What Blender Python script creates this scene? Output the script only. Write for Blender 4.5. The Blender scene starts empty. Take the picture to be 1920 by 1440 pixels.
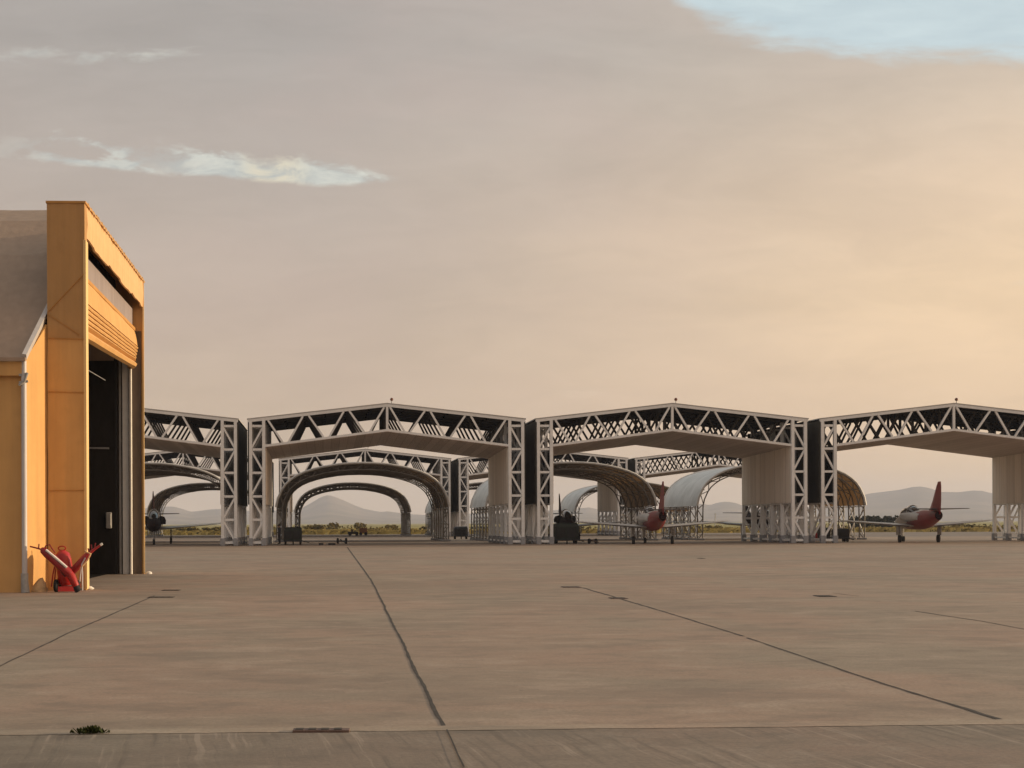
import bpy, bmesh, math, random
from mathutils import Vector, Matrix, noise as mnoise
random.seed(11)
S = bpy.context.scene
COL = S.collection
R = math.radians
PI = math.pi

# ------------------------------------------------------------------ camera
F, PX, PY = 2680.0, 733.0, 980.9          # focal length and principal point in photograph pixels
YAW, ROLL, EYE = R(2.7), R(0.23), 1.55
cam_d = bpy.data.cameras.new('camera')
cam_d.sensor_width = 36.0
cam_d.lens = F / 1920 * 36
cam_d.shift_x = (960 - PX) / 1920
cam_d.shift_y = (PY - 720) / 1920
cam_d.clip_start, cam_d.clip_end = 0.1, 30000
cam = bpy.data.objects.new('camera', cam_d)
COL.objects.link(cam)
cam.matrix_world = (Matrix.Translation((0, 0, EYE)) @ Matrix.Rotation(-YAW, 4, 'Z')
                    @ Matrix.Rotation(R(90), 4, 'X') @ Matrix.Rotation(-ROLL, 4, 'Z'))
S.camera = cam

def yh(px): return PY - math.tan(ROLL) * (px - PX)
def zc_of(x, y): return x * math.sin(YAW) + y * math.cos(YAW)
def x_at(px, y): return y * math.tan(math.atan((px - PX) / F) + YAW)
def z_at(px, py, y):
    x = x_at(px, y)
    return EYE + (yh(px) - py) * zc_of(x, y) / F
def gp(px, py):
    zc = EYE * F / (py - yh(px))
    xc = (px - PX) / F * zc
    return Vector((xc * math.cos(YAW) + zc * math.sin(YAW), -xc * math.sin(YAW) + zc * math.cos(YAW), 0))

# ------------------------------------------------------------------ tagging
def tag(o, label=None, cat=None, group=None, kind=None):
    if label: o['label'] = label
    if cat: o['category'] = cat
    if group: o['group'] = group
    if kind: o['kind'] = kind
    return o

def thing(name, label, cat, loc=(0, 0, 0), rotz=0, group=None):
    o = bpy.data.objects.new(name, None)
    o.empty_display_size = 0.3
    COL.objects.link(o)
    o.location = loc
    o.rotation_euler = (0, 0, rotz)
    return tag(o, label, cat, group)

def kids(o): return [c for c in bpy.data.objects if c.parent == o]

def copy_tree(o, parent=None):
    c = o.copy()
    COL.objects.link(c)
    if parent is not None: c.parent = parent
    for ch in kids(o): copy_tree(ch, c)
    return c

# ------------------------------------------------------------------ mesh builder
class MB:
    def __init__(self): self.v, self.f, self.m, self.s = [], [], [], []
    def add(self, vs, fs, mi=0, smooth=False):
        b = len(self.v)
        self.v += [tuple(p) for p in vs]
        for f in fs:
            self.f.append(tuple(b + i for i in f)); self.m.append(mi); self.s.append(smooth)
        return self
    def box(self, a, b, mi=0):
        x0, y0, z0 = a; x1, y1, z1 = b
        vs = [(x0,y0,z0),(x1,y0,z0),(x1,y1,z0),(x0,y1,z0),(x0,y0,z1),(x1,y0,z1),(x1,y1,z1),(x0,y1,z1)]
        return self.add(vs, [(3,2,1,0),(4,5,6,7),(0,1,5,4),(1,2,6,5),(2,3,7,6),(3,0,4,7)], mi)
    def cbox(self, a, b, c=.03, mi=0):
        """box with chamfered vertical and horizontal edges"""
        x0, y0, z0 = a; x1, y1, z1 = b
        def ring(z, i): return [(x0+i+c,y0+i,z),(x1-i-c,y0+i,z),(x1-i,y0+i+c,z),(x1-i,y1-i-c,z),(x1-i-c,y1-i,z),(x0+i+c,y1-i,z),(x0+i,y1-i-c,z),(x0+i,y0+i+c,z)]
        rs = [ring(z0, c), ring(z0+c, 0), ring(z1-c, 0), ring(z1, c)]
        return self.loft(rs, mi=mi, caps=True)
    def bar(self, p, q, w, h=None, mi=0, up=(0, 1, 0)):
        h = h or w
        p, q = Vector(p), Vector(q)
        d = (q - p).normalized()
        u = Vector(up)
        if abs(d.dot(u)) > .95: u = Vector((1, 0, 0))
        a = d.cross(u).normalized(); b = a.cross(d).normalized()
        vs = []
        for c in (p, q):
            for sx, sy in ((-1,-1),(1,-1),(1,1),(-1,1)):
                vs.append(c + a * (sx * w / 2) + b * (sy * h / 2))
        return self.add(vs, [(3,2,1,0),(4,5,6,7),(0,1,5,4),(1,2,6,5),(2,3,7,6),(3,0,4,7)], mi)
    def loft(self, rings, mi=0, caps=True, smooth=False, closed=True):
        n = len(rings[0]); vs = [p for r in rings for p in r]; fs = []
        for k in range(len(rings) - 1):
            for i in range(n if closed else n - 1):
                j = (i + 1) % n
                fs.append((k*n+i, k*n+j, (k+1)*n+j, (k+1)*n+i))
        self.add(vs, fs, mi, smooth)
        if caps:
            self.add(rings[0], [tuple(reversed(range(n)))], mi)
            self.add(rings[-1], [tuple(range(n))], mi)
        return self
    def tube(self, pts, rad, n=10, mi=0, caps=True):
        pts = [Vector(p) for p in pts]
        rad = rad if isinstance(rad, (list, tuple)) else [rad] * len(pts)
        rings = []; a = None
        for k, p in enumerate(pts):
            d = (pts[min(k+1, len(pts)-1)] - pts[max(k-1, 0)]).normalized()
            if a is None:
                a = d.cross(Vector((0,0,1)) if abs(d.z) < .9 else Vector((1,0,0))).normalized()
            else:
                a = (a - d * a.dot(d)).normalized()
            b = d.cross(a)
            rings.append([p + (a*math.cos(t)+b*math.sin(t))*rad[k] for t in [2*PI*i/n for i in range(n)]])
        return self.loft(rings, mi, caps, True)
    def build(self, name, mats, parent=None, bevel=0):
        me = bpy.data.meshes.new(name)
        me.from_pydata(self.v, [], self.f)
        for mm in (mats if isinstance(mats, (list, tuple)) else [mats]): me.materials.append(mm)
        me.polygons.foreach_set('material_index', self.m)
        me.polygons.foreach_set('use_smooth', self.s)
        me.update()
        o = bpy.data.objects.new(name, me)
        COL.objects.link(o)
        if parent is not None: o.parent = parent
        if bevel:
            b = o.modifiers.new('bevel', 'BEVEL'); b.width = bevel; b.segments = 2; b.limit_method = 'ANGLE'
        return o

# ------------------------------------------------------------------ materials
class NT:
    def __init__(self, tree): self.t = tree; self.n = tree.nodes; self.l = tree.links
    def node(self, typ, **kw):
        nd = self.n.new(typ)
        for k, v in kw.items(): setattr(nd, k, v)
        return nd
    def put(self, sock, val):
        if hasattr(val, 'is_linked'): self.l.new(val, sock)
        elif isinstance(val, (tuple, list)) and len(val) == 3 and sock.type == 'RGBA': sock.default_value = (*val, 1)
        else: sock.default_value = val
    def math(self, op, a, b=0.0, c=0.0, clamp=False):
        nd = self.node('ShaderNodeMath', operation=op, use_clamp=clamp)
        for s, v in zip(nd.inputs, (a, b, c)): self.put(s, v)
        return nd.outputs[0]
    def smooth(self, x, a, b):
        nd = self.node('ShaderNodeMapRange', interpolation_type='SMOOTHSTEP')
        for s, v in zip(nd.inputs, (x, a, b, 0.0, 1.0)): self.put(s, v)
        return nd.outputs[0]
    def mix(self, f, a, b, blend='MIX'):
        nd = self.node('ShaderNodeMix', data_type='RGBA', blend_type=blend, clamp_factor=True)
        self.put(nd.inputs[0], f); self.put(nd.inputs[6], a); self.put(nd.inputs[7], b)
        return nd.outputs[2]
    def ramp(self, x, stops, interp='LINEAR'):
        nd = self.node('ShaderNodeValToRGB')
        nd.color_ramp.interpolation = interp
        el = nd.color_ramp.elements
        while len(el) < len(stops): el.new(0.5)
        for e, (p, c) in zip(el, stops):
            e.position = p
            e.color = (*c, 1) if isinstance(c, (tuple, list)) else (c, c, c, 1)
        self.put(nd.inputs[0], x)
        return nd.outputs[0]
    def xyz(self, x, y, z):
        nd = self.node('ShaderNodeCombineXYZ')
        for s, v in zip(nd.inputs, (x, y, z)): self.put(s, v)
        return nd.outputs[0]
    def sep(self, v):
        nd = self.node('ShaderNodeSeparateXYZ'); self.put(nd.inputs[0], v)
        return nd.outputs
    def noise(self, vec, scale=1.0, detail=5.0, rough=0.55, dist=0.0):
        nd = self.node('ShaderNodeTexNoise')
        self.put(nd.inputs['Vector'], vec)
        nd.inputs['Scale'].default_value = scale; nd.inputs['Detail'].default_value = detail
        nd.inputs['Roughness'].default_value = rough; nd.inputs['Distortion'].default_value = dist
        return nd.outputs[0]
    def white(self, v):
        nd = self.node('ShaderNodeTexWhiteNoise', noise_dimensions='1D'); self.put(nd.inputs['W'], v)
        return nd.outputs[0]
    def bump(self, h, strength=.3, dist=.05):
        nd = self.node('ShaderNodeBump'); nd.inputs['Strength'].default_value = strength
        nd.inputs['Distance'].default_value = dist; self.put(nd.inputs['Height'], h)
        return nd.outputs[0]

def new_mat(name):
    m = bpy.data.materials.new(name); m.use_nodes = True
    t = NT(m.node_tree)
    b = m.node_tree.nodes['Principled BSDF']
    pos = t.node('ShaderNodeNewGeometry').outputs['Position']
    return m, t, b, pos

def mat(name, col, rough=.6, var=.18, scale=1.2, metal=0.0, stretch=(1, 1, 1), bump=.0, dirt=None, dirt_amt=.5, spec=.3):
    m, t, b, pos = new_mat(name)
    vm = t.node('ShaderNodeVectorMath', operation='MULTIPLY'); t.put(vm.inputs[0], pos); vm.inputs[1].default_value = stretch
    n1 = t.noise(vm.outputs[0], scale, 6, .6)
    n2 = t.noise(vm.outputs[0], scale * 7, 4, .6)
    k = t.math('ADD', t.math('MULTIPLY', n1, .65), t.math('MULTIPLY', n2, .35))
    lo = tuple(c * (1 - var) for c in col); hi = tuple(min(1, c * (1 + var)) for c in col)
    c = t.mix(t.smooth(k, .3, .7), lo, hi)
    if dirt:
        c = t.mix(t.math('MULTIPLY', t.smooth(n1, .52, .75), dirt_amt), c, dirt)
    t.put(b.inputs['Base Color'], c)
    b.inputs['Roughness'].default_value = rough
    b.inputs['Metallic'].default_value = metal
    b.inputs['Specular IOR Level'].default_value = spec
    if bump: t.put(b.inputs['Normal'], t.bump(n2, bump, .02))
    return m

M = {}
M['steel'] = mat('painted_steel', (.79, .80, .80), .45, .09, .8, dirt=(.50, .47, .42), dirt_amt=.4)
M['rib'] = mat('shaded_rib_steel', (.20, .185, .165), .6, .35, 1.1, dirt=(.09, .07, .055), dirt_amt=.6)  # light grey ribs darkened in colour to stand for their shade
M['steel_inner'] = mat('shaded_inner_steel', (.105, .095, .085), .7, .25, 1.2, dirt=(.06, .045, .035), spec=.1)  # inner trusses darkened in colour to imitate shade below the roof
M['steel_dark'] = mat('galvanised_steel', (.34, .34, .335), .5, .2, 2)
M['footing'] = mat('grey_footing_paint', (.30, .31, .33), .7, .25, 2.2, dirt=(.16, .14, .12))
M['void'] = mat('shaded_void_sheet', (.014, .011, .010), .95, .3, .7, spec=0)  # near-black colour stands in for shade inside roof and wall voids
M['roofing'] = mat('roof_sheet', (.42, .41, .40), .6, .15, .5)
M['membrane_dark'] = mat('black_rubber', (.022, .022, .024), .75, .3, 3)
M['black'] = mat('black_metal', (.018, .018, .018), .5, .3, 3)
M['green_cart'] = mat('olive_paint', (.014, .021, .016), .5, .25, 2, dirt=(.05, .045, .035))
M['grey_cart'] = mat('dark_grey_paint', (.026, .030, .036), .5, .25, 2)
M['red'] = mat('red_paint', (.36, .013, .010), .35, .25, 5, spec=.5)
M['red_dull'] = mat('faded_red_paint', (.27, .014, .016), .35, .25, 5, spec=.5)
M['plane_red'] = mat('aircraft_red_paint', (.19, .008, .010), .4, .18, .8, spec=.5)
M['plane_grey'] = mat('aircraft_grey_paint', (.46, .45, .43), .4, .12, .8, spec=.5)
M['plane_maroon'] = mat('aircraft_dark_maroon', (.022, .010, .011), .8, .2, .8, spec=.08)  # near-black maroon for exhausts and the camera-facing jets
M['plane_dark'] = mat('aircraft_dark_trim', (.05, .045, .05), .5, .2, 2)
M['glass'] = mat('dark_canopy_glass', (.02, .022, .026), .12, .1, 2, spec=.7)
M['white'] = mat('white_paint', (.72, .70, .66), .5, .12, 4)
M['orange'] = mat('orange_paint', (.40, .16, .05), .5, .15, 3)
M['rope'] = mat('tan_canvas', (.58, .40, .22), .9, .25, 9, bump=.4)
M['pipe'] = mat('grey_pipe', (.50, .49, .50), .4, .12, 2.5, stretch=(1, 1, .25))
M['skin'] = mat('skin', (.42, .26, .18), .6, .05, 8)
M['cloth_dark'] = mat('dark_overalls', (.035, .035, .045), .9, .25, 8)
M['hair'] = mat('dark_hair', (.02, .015, .012), .7, .2, 20)
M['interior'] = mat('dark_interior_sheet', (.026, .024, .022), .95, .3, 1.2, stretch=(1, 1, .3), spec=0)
M['trunk'] = mat('bark', (.09, .07, .05), .9, .3, 6)
M['tar'] = mat('tar_filler', (.055, .045, .038), .85, .35, 6)
M['rust_plate'] = mat('rusty_iron', (.13, .085, .07), .75, .3, 9, bump=.3)
M['jamb'] = mat('brown_jamb_sheet', (.10, .075, .06), .7, .3, 1.0, stretch=(1, 1, .2))
M['rim'] = mat('white_rim_tube', (.66, .65, .63), .45, .1, 1)

def leaf_mat(name, lo, hi):
    m, t, b, pos = new_mat(name)
    n = t.noise(pos, .9, 4)
    info = t.node('ShaderNodeNewGeometry').outputs['Random Per Island']
    k = t.math('ADD', t.math('MULTIPLY', n, .5), t.math('MULTIPLY', info, .5))
    t.put(b.inputs['Base Color'], t.mix(t.smooth(k, .25, .75), lo, hi))
    b.inputs['Roughness'].default_value = .8
    b.inputs['Specular IOR Level'].default_value = .15
    return m
M['scrub'] = leaf_mat('scrub_leaves', (.075, .068, .026), (.22, .17, .06))
M['dry'] = leaf_mat('dry_grass_blades', (.24, .19, .07), (.50, .40, .15))
M['leaf'] = leaf_mat('dark_evergreen_leaves', (.025, .034, .03), (.06, .07, .055))
M['weed'] = leaf_mat('weed_leaves', (.018, .030, .010), (.07, .075, .022))

# hangar fabric : ochre coated textile with soft vertical folds and rain streaks
def fabric(name, col, streak=.10, fold=.22):
    m, t, b, pos = new_mat(name)
    x, y, z = t.sep(pos)
    v = t.xyz(t.math('MULTIPLY', x, 5.0), t.math('MULTIPLY', y, 5.0), t.math('MULTIPLY', z, .35))
    n1 = t.noise(v, 1.0, 4, .5, .3)
    n2 = t.noise(pos, 1.1, 5, .6)
    n3 = t.noise(pos, 60, 2, .5)
    k = t.math('ADD', t.math('MULTIPLY', n1, .5), t.math('MULTIPLY', n2, .5))
    c = t.mix(t.smooth(k, .3, .7), tuple(a * (1 - streak) for a in col), tuple(min(1, a * (1 + streak)) for a in col))
    c = t.mix(t.math('MULTIPLY', t.smooth(n2, .55, .8), .35), c, tuple(a * .55 for a in col))
    t.put(b.inputs['Base Color'], c)
    b.inputs['Roughness'].default_value = .7
    b.inputs['Specular IOR Level'].default_value = .2
    h = t.math('ADD', n1, t.math('MULTIPLY', n3, .03))
    t.put(b.inputs['Normal'], t.bump(h, fold, .06))
    return m
M['ochre'] = fabric('ochre_fabric', (.60, .35, .135))
M['ochre_trim'] = fabric('ochre_fabric_trim', (.50, .26, .08), .1, .15)
M['ochre_dark'] = fabric('ochre_fabric_upper', (.46, .265, .11))
M['peach'] = fabric('peach_header_fabric', (.66, .42, .21))
M['cream_trim'] = fabric('cream_edge_trim', (.74, .52, .25), .08, .1)
M['roof_fabric'] = fabric('grey_roof_fabric', (.34, .255, .195), .1, .2)
M['screen'] = fabric('grey_screen_fabric', (.29, .25, .25), .12, .4)

# shelter lining : pale sheets with vertical seams, one tone per sheet
def lining(name, col, axis, step):
    m, t, b, pos = new_mat(name)
    c3 = t.sep(pos)
    a = c3[axis]
    k = t.math('DIVIDE', a, step)
    idn = t.white(t.math('FLOOR', k))
    fr = t.math('FRACT', k)
    seam = t.smooth(t.math('ABSOLUTE', t.math('SUBTRACT', fr, .5)), .455, .49)
    v = t.xyz(t.math('MULTIPLY', c3[0], 3.0), t.math('MULTIPLY', c3[1], 3.0), t.math('MULTIPLY', c3[2], .3))
    n = t.noise(v, .8, 5, .6)
    f = t.math('ADD', t.math('MULTIPLY', idn, .5), t.math('MULTIPLY', n, .6))
    c = t.mix(f, tuple(q * .74 for q in col), tuple(q * 1.16 for q in col))
    c = t.mix(t.math('MULTIPLY', seam, .55), c, tuple(q * .45 for q in col))
    t.put(b.inputs['Base Color'], c)
    b.inputs['Roughness'].default_value = .8; b.inputs['Specular IOR Level'].default_value = .1
    h = t.math('ABSOLUTE', t.math('SUBTRACT', t.math('FRACT', t.math('MULTIPLY', k, 4.0)), .5))
    t.put(b.inputs['Normal'], t.bump(h, .35, .06))
    return m
M['lining'] = lining('pale_wall_sheet', (.70, .635, .555), 1, 1.2)
M['soffit'] = lining('pale_ceiling_sheet', (.58, .52, .48), 0, .6)
M['cladding'] = lining('dark_ribbed_cladding', (.060, .055, .044), 1, .6)

def arch_membrane():
    m, t, b, pos = new_mat('white_arch_membrane')
    x, y, z = t.sep(pos)
    k = t.math('DIVIDE', y, .8)
    seam = t.smooth(t.math('ABSOLUTE', t.math('SUBTRACT', t.math('FRACT', k), .5)), .44, .49)
    n = t.noise(pos, .7, 5)
    c = t.mix(t.smooth(n, .3, .7), (.52, .54, .54), (.66, .68, .68))
    c = t.mix(t.math('MULTIPLY', seam, .4), c, (.34, .35, .34))
    # white outside; dark brown inside paints in the shade under the arch
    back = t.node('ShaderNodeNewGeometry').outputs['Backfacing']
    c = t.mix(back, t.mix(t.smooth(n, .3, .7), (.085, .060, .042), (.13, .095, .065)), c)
    t.put(b.inputs['Base Color'], c)
    b.inputs['Roughness'].default_value = .6
    tr = t.node('ShaderNodeBsdfTranslucent'); t.put(tr.inputs[0], (.62, .36, .15))
    mx = t.node('ShaderNodeMixShader'); mx.inputs[0].default_value = .07
    t.l.new(b.outputs[0], mx.inputs[1]); t.l.new(tr.outputs[0], mx.inputs[2])
    t.l.new(mx.outputs[0], t.n['Material Output'].inputs[0])
    return m
M['arch_skin'] = arch_membrane()

def concrete(name, base, broom=False):
    m, t, b, pos = new_mat(name)
    x, y, z = t.sep(pos)
    flat = t.xyz(x, y, 0.0)
    wide = t.xyz(t.math('MULTIPLY', x, .62), y, 0.0)
    big = t.noise(wide, .22, 5, .62, .4)
    mid = t.noise(wide, 1.1, 6, .65, .3)
    pat = t.noise(flat, .20, 5, .62, .8)
    fine = t.noise(flat, 26, 6, .7)
    mott = t.noise(t.xyz(t.math('MULTIPLY', x, 2.2), t.math('MULTIPLY', y, 3.0), 5.0), 1.0, 8, .74, .6)
    grit = t.noise(flat, 140, 2, .6)
    warm = tuple(a * b_ for a, b_ in zip(base, (1.08, .965, .925)))
    cool = tuple(a * b_ for a, b_ in zip(base, (.93, .975, .95)))
    c = t.mix(t.smooth(pat, .36, .64), warm, cool)
    c = t.mix(t.math('MULTIPLY', t.smooth(big, .44, .68), .55), c, tuple(a * .62 for a in base))
    c = t.mix(t.math('MULTIPLY', t.smooth(mid, .5, .66), .70), c, tuple(a * .66 for a in base))
    c = t.mix(t.math('MULTIPLY', t.smooth(mid, .47, .34), .6), c, tuple(min(1, a * 1.28) for a in base))
    c = t.mix(t.math('MULTIPLY', t.smooth(mott, .50, .64), .42), c, tuple(a * .62 for a in base))
    c = t.mix(t.math('MULTIPLY', t.smooth(mott, .47, .36), .40), c, tuple(min(1, a * 1.2) for a in base))
    # slab to slab tone
    sid = t.white(t.math('ADD', t.math('FLOOR', t.math('DIVIDE', t.math('ADD', x, 3.6), 4.8)), t.math('MULTIPLY', t.math('FLOOR', t.math('DIVIDE', y, 6.0)), 17.0)))
    c = t.mix(t.math('MULTIPLY', sid, .13), c, tuple(a * .55 for a in base))
    # long tyre and fuel streaks
    st = t.noise(t.xyz(t.math('MULTIPLY', x, .08), t.math('MULTIPLY', y, 1.3), 3.0), 1.0, 4, .6)
    c = t.mix(t.math('MULTIPLY', t.smooth(st, .56, .68), .26), c, tuple(a * .52 for a in base))
    sp = t.noise(flat, 3.7, 3, .5)
    c = t.mix(t.math('MULTIPLY', t.smooth(sp, .70, .80), .55), c, tuple(a * .45 for a in base))
    c = t.mix(t.math('MULTIPLY', t.smooth(fine, .40, .66), .5), c, tuple(a * .6 for a in base))
    h = t.math('ADD', t.math('MULTIPLY', fine, .7), t.math('MULTIPLY', grit, .3))
    if broom:
        wob = t.noise(flat, 1.3, 3)
        u = t.math('ADD', t.math('ADD', x, t.math('MULTIPLY', y, .10)), t.math('MULTIPLY', wob, .10))
        gv = t.noise(t.xyz(t.math('MULTIPLY', u, 13.0), t.math('MULTIPLY', y, .35), 0.0), 1.0, 3, .6)
        g = t.smooth(gv, .52, .72)
        on = t.smooth(t.noise(flat, .9, 3), .36, .56)
        c = t.mix(t.math('MULTIPLY', t.math('MULTIPLY', g, on), .55), c, tuple(a * .45 for a in base))
        c = t.mix(t.math('MULTIPLY', t.math('MULTIPLY', t.smooth(gv, .44, .32), on), .55), c, tuple(min(1, a * 1.5) for a in base))
        h = t.math('SUBTRACT', h, t.math('MULTIPLY', g, .15))
    t.put(b.inputs['Base Color'], c)
    b.inputs['Roughness'].default_value = .82
    b.inputs['Specular IOR Level'].default_value = .25
    t.put(b.inputs['Normal'], t.bump(h, .35, .012))
    return m
M['apron'] = concrete('apron_concrete', (.338, .262, .203))
M['kerb'] = concrete('brushed_concrete', (.245, .20, .16), True)
M['taxi'] = concrete('taxiway_asphalt', (.24, .20, .17))
def field_mat():
    m, t, b, pos = new_mat('dry_field')
    n1 = t.noise(pos, .02, 6, .6); n2 = t.noise(pos, .35, 5, .6)
    c = t.mix(t.smooth(n1, .4, .6), (.40, .33, .12), (.24, .21, .075))
    c = t.mix(t.math('MULTIPLY', t.smooth(n2, .45, .65), .6), c, (.09, .09, .035))
    t.put(b.inputs['Base Color'], c); b.inputs['Roughness'].default_value = .95
    b.inputs['Specular IOR Level'].default_value = .1
    return m
M['field'] = field_mat()
def hill_mat():
    m, t, b, pos = new_mat('hill_scrub')
    n1 = t.noise(pos, .004, 7, .62); n2 = t.noise(pos, .02, 5, .6)
    c = t.mix(t.smooth(n1, .38, .62), (.10, .085, .06), (.19, .15, .11))
    c = t.mix(t.math('MULTIPLY', t.smooth(n2, .5, .7), .5), c, (.06, .06, .04))
    t.put(b.inputs['Base Color'], c); b.inputs['Roughness'].default_value = 1
    b.inputs['Specular IOR Level'].default_value = .05
    return m
M['hill'] = hill_mat()

# ------------------------------------------------------------------ world
SUN_AZ, SUN_EL = R(87.0), R(9.0)            # azimuth from +Y towards +X
W = bpy.data.worlds.new('World'); S.world = W; W.use_nodes = True
def world():
    t = NT(W.node_tree); t.n.clear()
    out = t.node('ShaderNodeOutputWorld')
    d = t.node('ShaderNodeTexCoord').outputs['Generated']
    x, y, z = t.sep(d)
    sky = t.node('ShaderNodeTexSky', sky_type='NISHITA')
    sky.sun_disc = False; sky.sun_elevation = SUN_EL; sky.sun_rotation = SUN_AZ
    sky.air_density = 1.0; sky.dust_density = 1.5; sky.ozone_density = 1.6
    b1 = t.node('ShaderNodeBackground'); t.put(b1.inputs[0], sky.outputs[0]); b1.inputs[1].default_value = .14
    az = t.math('DEGREES' if False else 'MULTIPLY', t.math('ARCTAN2', x, y), 180 / PI)
    el = t.math('MULTIPLY', t.math('ARCSINE', z), 180 / PI)
    # flat coordinates of the cloud sheet as seen over the field
    ys = t.math('MAXIMUM', t.math('ABSOLUTE', y), .08)
    u = t.math('DIVIDE', x, ys); v = t.math('DIVIDE', z, ys)
    el1 = t.math('DIVIDE', el, 40.0, clamp=True)
    def L(r, g, b): return tuple(((c / 255 + .055) / 1.055) ** 2.4 if c > 10 else c / 255 / 12.92 for c in (r, g, b))
    A = t.ramp(el1, [(0, L(207, 180, 150)), (.10, L(202, 178, 153)), (.22, L(192, 175, 160)), (.34, L(183, 172, 163)), (.46, L(173, 167, 162)), (1, L(170, 167, 167))])
    B = t.ramp(el1, [(0, L(238, 202, 160)), (.12, L(248, 214, 174)), (.22, L(252, 220, 180)), (.32, L(236, 209, 178)), (.44, L(210, 196, 179)), (1, L(196, 190, 182))])
    G = t.ramp(el1, [(0, (1.55, .78, .30)), (.3, (1.5, .85, .40)), (1, (.80, .62, .46))])
    n0 = t.noise(t.xyz(t.math('MULTIPLY', u, 2.2), t.math('MULTIPLY', v, 5.0), 0.0), 1.0, 4, .55, .3)
    wob = t.math('MULTIPLY', t.math('SUBTRACT', n0, .5), 16.0)
    c = t.mix(t.smooth(t.math('ADD', az, wob), -2.0, 33.0), A, B)
    c = t.mix(t.smooth(az, 26.0, 75.0), c, G)
    c = t.mix(t.smooth(az, 100.0, 165.0), c, L(196, 184, 172))
    # soft texture of the deck: broad bands and fine mottling
    n1 = t.noise(t.xyz(t.math('MULTIPLY', u, 3.0), t.math('MULTIPLY', v, 11.0), 1.7), 1.0, 6, .58, .6)
    n2 = t.noise(t.xyz(t.math('MULTIPLY', u, 14.0), t.math('MULTIPLY', v, 46.0), 4.1), 1.0, 5, .6, .8)
    k = t.math('ADD', t.math('MULTIPLY', t.smooth(n1, .3, .7), .11), t.math('MULTIPLY', t.smooth(n2, .3, .7), .05))
    kk = t.math('ADD', k, .92)
    c = t.mix(1.0, c, t.xyz(kk, kk, kk), 'MULTIPLY')
    # pinkish patches
    n3 = t.noise(t.xyz(t.math('MULTIPLY', u, 2.6), t.math('MULTIPLY', v, 6.0), 9.0), 1.0, 4, .6, .4)
    c = t.mix(t.math('MULTIPLY', t.smooth(n3, .45, .7), .12), c, L(208, 178, 168))
    # small bright wisps
    n4 = t.noise(t.xyz(t.math('MULTIPLY', u, 9.0), t.math('MULTIPLY', v, 34.0), 12.0), 1.0, 5, .55, .5)
    c = t.mix(t.math('MULTIPLY', t.smooth(n4, .67, .80), .35), c, L(236, 214, 188))
    c = t.mix(t.smooth(z, -.002, -.03), c, (.17, .14, .11))
    b2 = t.node('ShaderNodeBackground'); t.put(b2.inputs[0], c); b2.inputs[1].default_value = 1.0
    # gap 1 : clear sky high on the right ; gap 2 : torn streak on the left
    def U(px): return math.tan(math.atan((px - PX) / F) + YAW)
    def V(px, py): return (yh(px) - py) / F * math.cos(math.atan((px - PX) / F) + 0 * YAW) / math.cos(math.atan((px - PX) / F) + YAW) * 1.0
    def unit(px): return (U(px) + .4) / 1.0
    un = t.math('ADD', u, .4, clamp=True)
    rag = t.noise(t.xyz(t.math('MULTIPLY', u, 13.0), t.math('MULTIPLY', v, 52.0), 2.0), 1.0, 7, .66, .35)
    rg = t.math('SUBTRACT', rag, .5)
    e1 = t.ramp(un, [(0, 1.0), (unit(1215), V(1215, -60)), (unit(1262), V(1262, 4)), (unit(1330), V(1330, 62)), (unit(1470), V(1470, 100)), (unit(1560), V(1560, 118)), (unit(1920), V(1920, 128)), (1, V(1920, 128))])
    g1 = t.smooth(t.math('ADD', t.math('SUBTRACT', v, e1), t.math('MULTIPLY', rg, .035)), -.002, .018)
    def edge(pts): return t.ramp(un, [(0, V(*pts[0]))] + [(unit(a), V(a, b_)) for a, b_ in pts] + [(1, V(*pts[-1]))])
    lowE = edge([(-60, 300), (40, 301), (150, 313), (260, 326), (400, 333), (490, 342), (600, 351), (690, 347), (775, 343)])
    uppE = edge([(-60, 258), (40, 254), (110, 250), (200, 262), (330, 278), (410, 280), (500, 288), (640, 298), (700, 320), (775, 339)])
    r2 = t.noise(t.xyz(t.math('MULTIPLY', u, 34.0), t.math('MULTIPLY', v, 80.0), 7.0), 1.0, 6, .62, .4)
    lumps = t.noise(t.xyz(t.math('MULTIPLY', u, 30.0), t.math('MULTIPLY', v, 95.0), 21.0), 1.0, 4, .55, .2)
    r2c = t.math('SUBTRACT', r2, .5)
    dl = t.math('ADD', t.math('SUBTRACT', v, lowE), t.math('MULTIPLY', r2c, .008))
    du = t.math('ADD', t.math('SUBTRACT', uppE, v), t.math('MULTIPLY', r2c, .034))
    g2 = t.math('MULTIPLY', t.smooth(dl, -.0006, .0035), t.smooth(du, -.002, .009))
    left = t.smooth(u, U(420), U(180))
    g2 = t.math('MULTIPLY', g2, t.math('ADD', .25, t.math('MULTIPLY', .75, t.smooth(u, U(20), U(130)))))
    g2 = t.math('MULTIPLY', g2, t.math('SUBTRACT', 1.0, t.math('MULTIPLY', left, t.smooth(lumps, .58, .44))))
    g2 = t.math('MULTIPLY', g2, t.smooth(u, U(785), U(700)))
    g2 = t.math('MULTIPLY', g2, t.math('SUBTRACT', .95, t.math('MULTIPLY', left, .12)))
    # faint openings near the upper left edge
    m3 = t.math('SUBTRACT', t.math('ADD', .003, t.math('MULTIPLY', rg, .05)), t.math('ABSOLUTE', t.math('SUBTRACT', v, V(200, 100))))
    m3 = t.math('MULTIPLY', t.smooth(m3, .0, .012), t.smooth(u, U(520), U(380)))
    g3 = t.math('MULTIPLY', m3, .55)
    gap = t.math('MAXIMUM', t.math('MAXIMUM', g1, g2), g3)
    gap = t.math('MULTIPLY', gap, t.smooth(y, .0, .15))
    # thin veil still lies over the openings
    b3 = t.node('ShaderNodeBackground')
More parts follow.
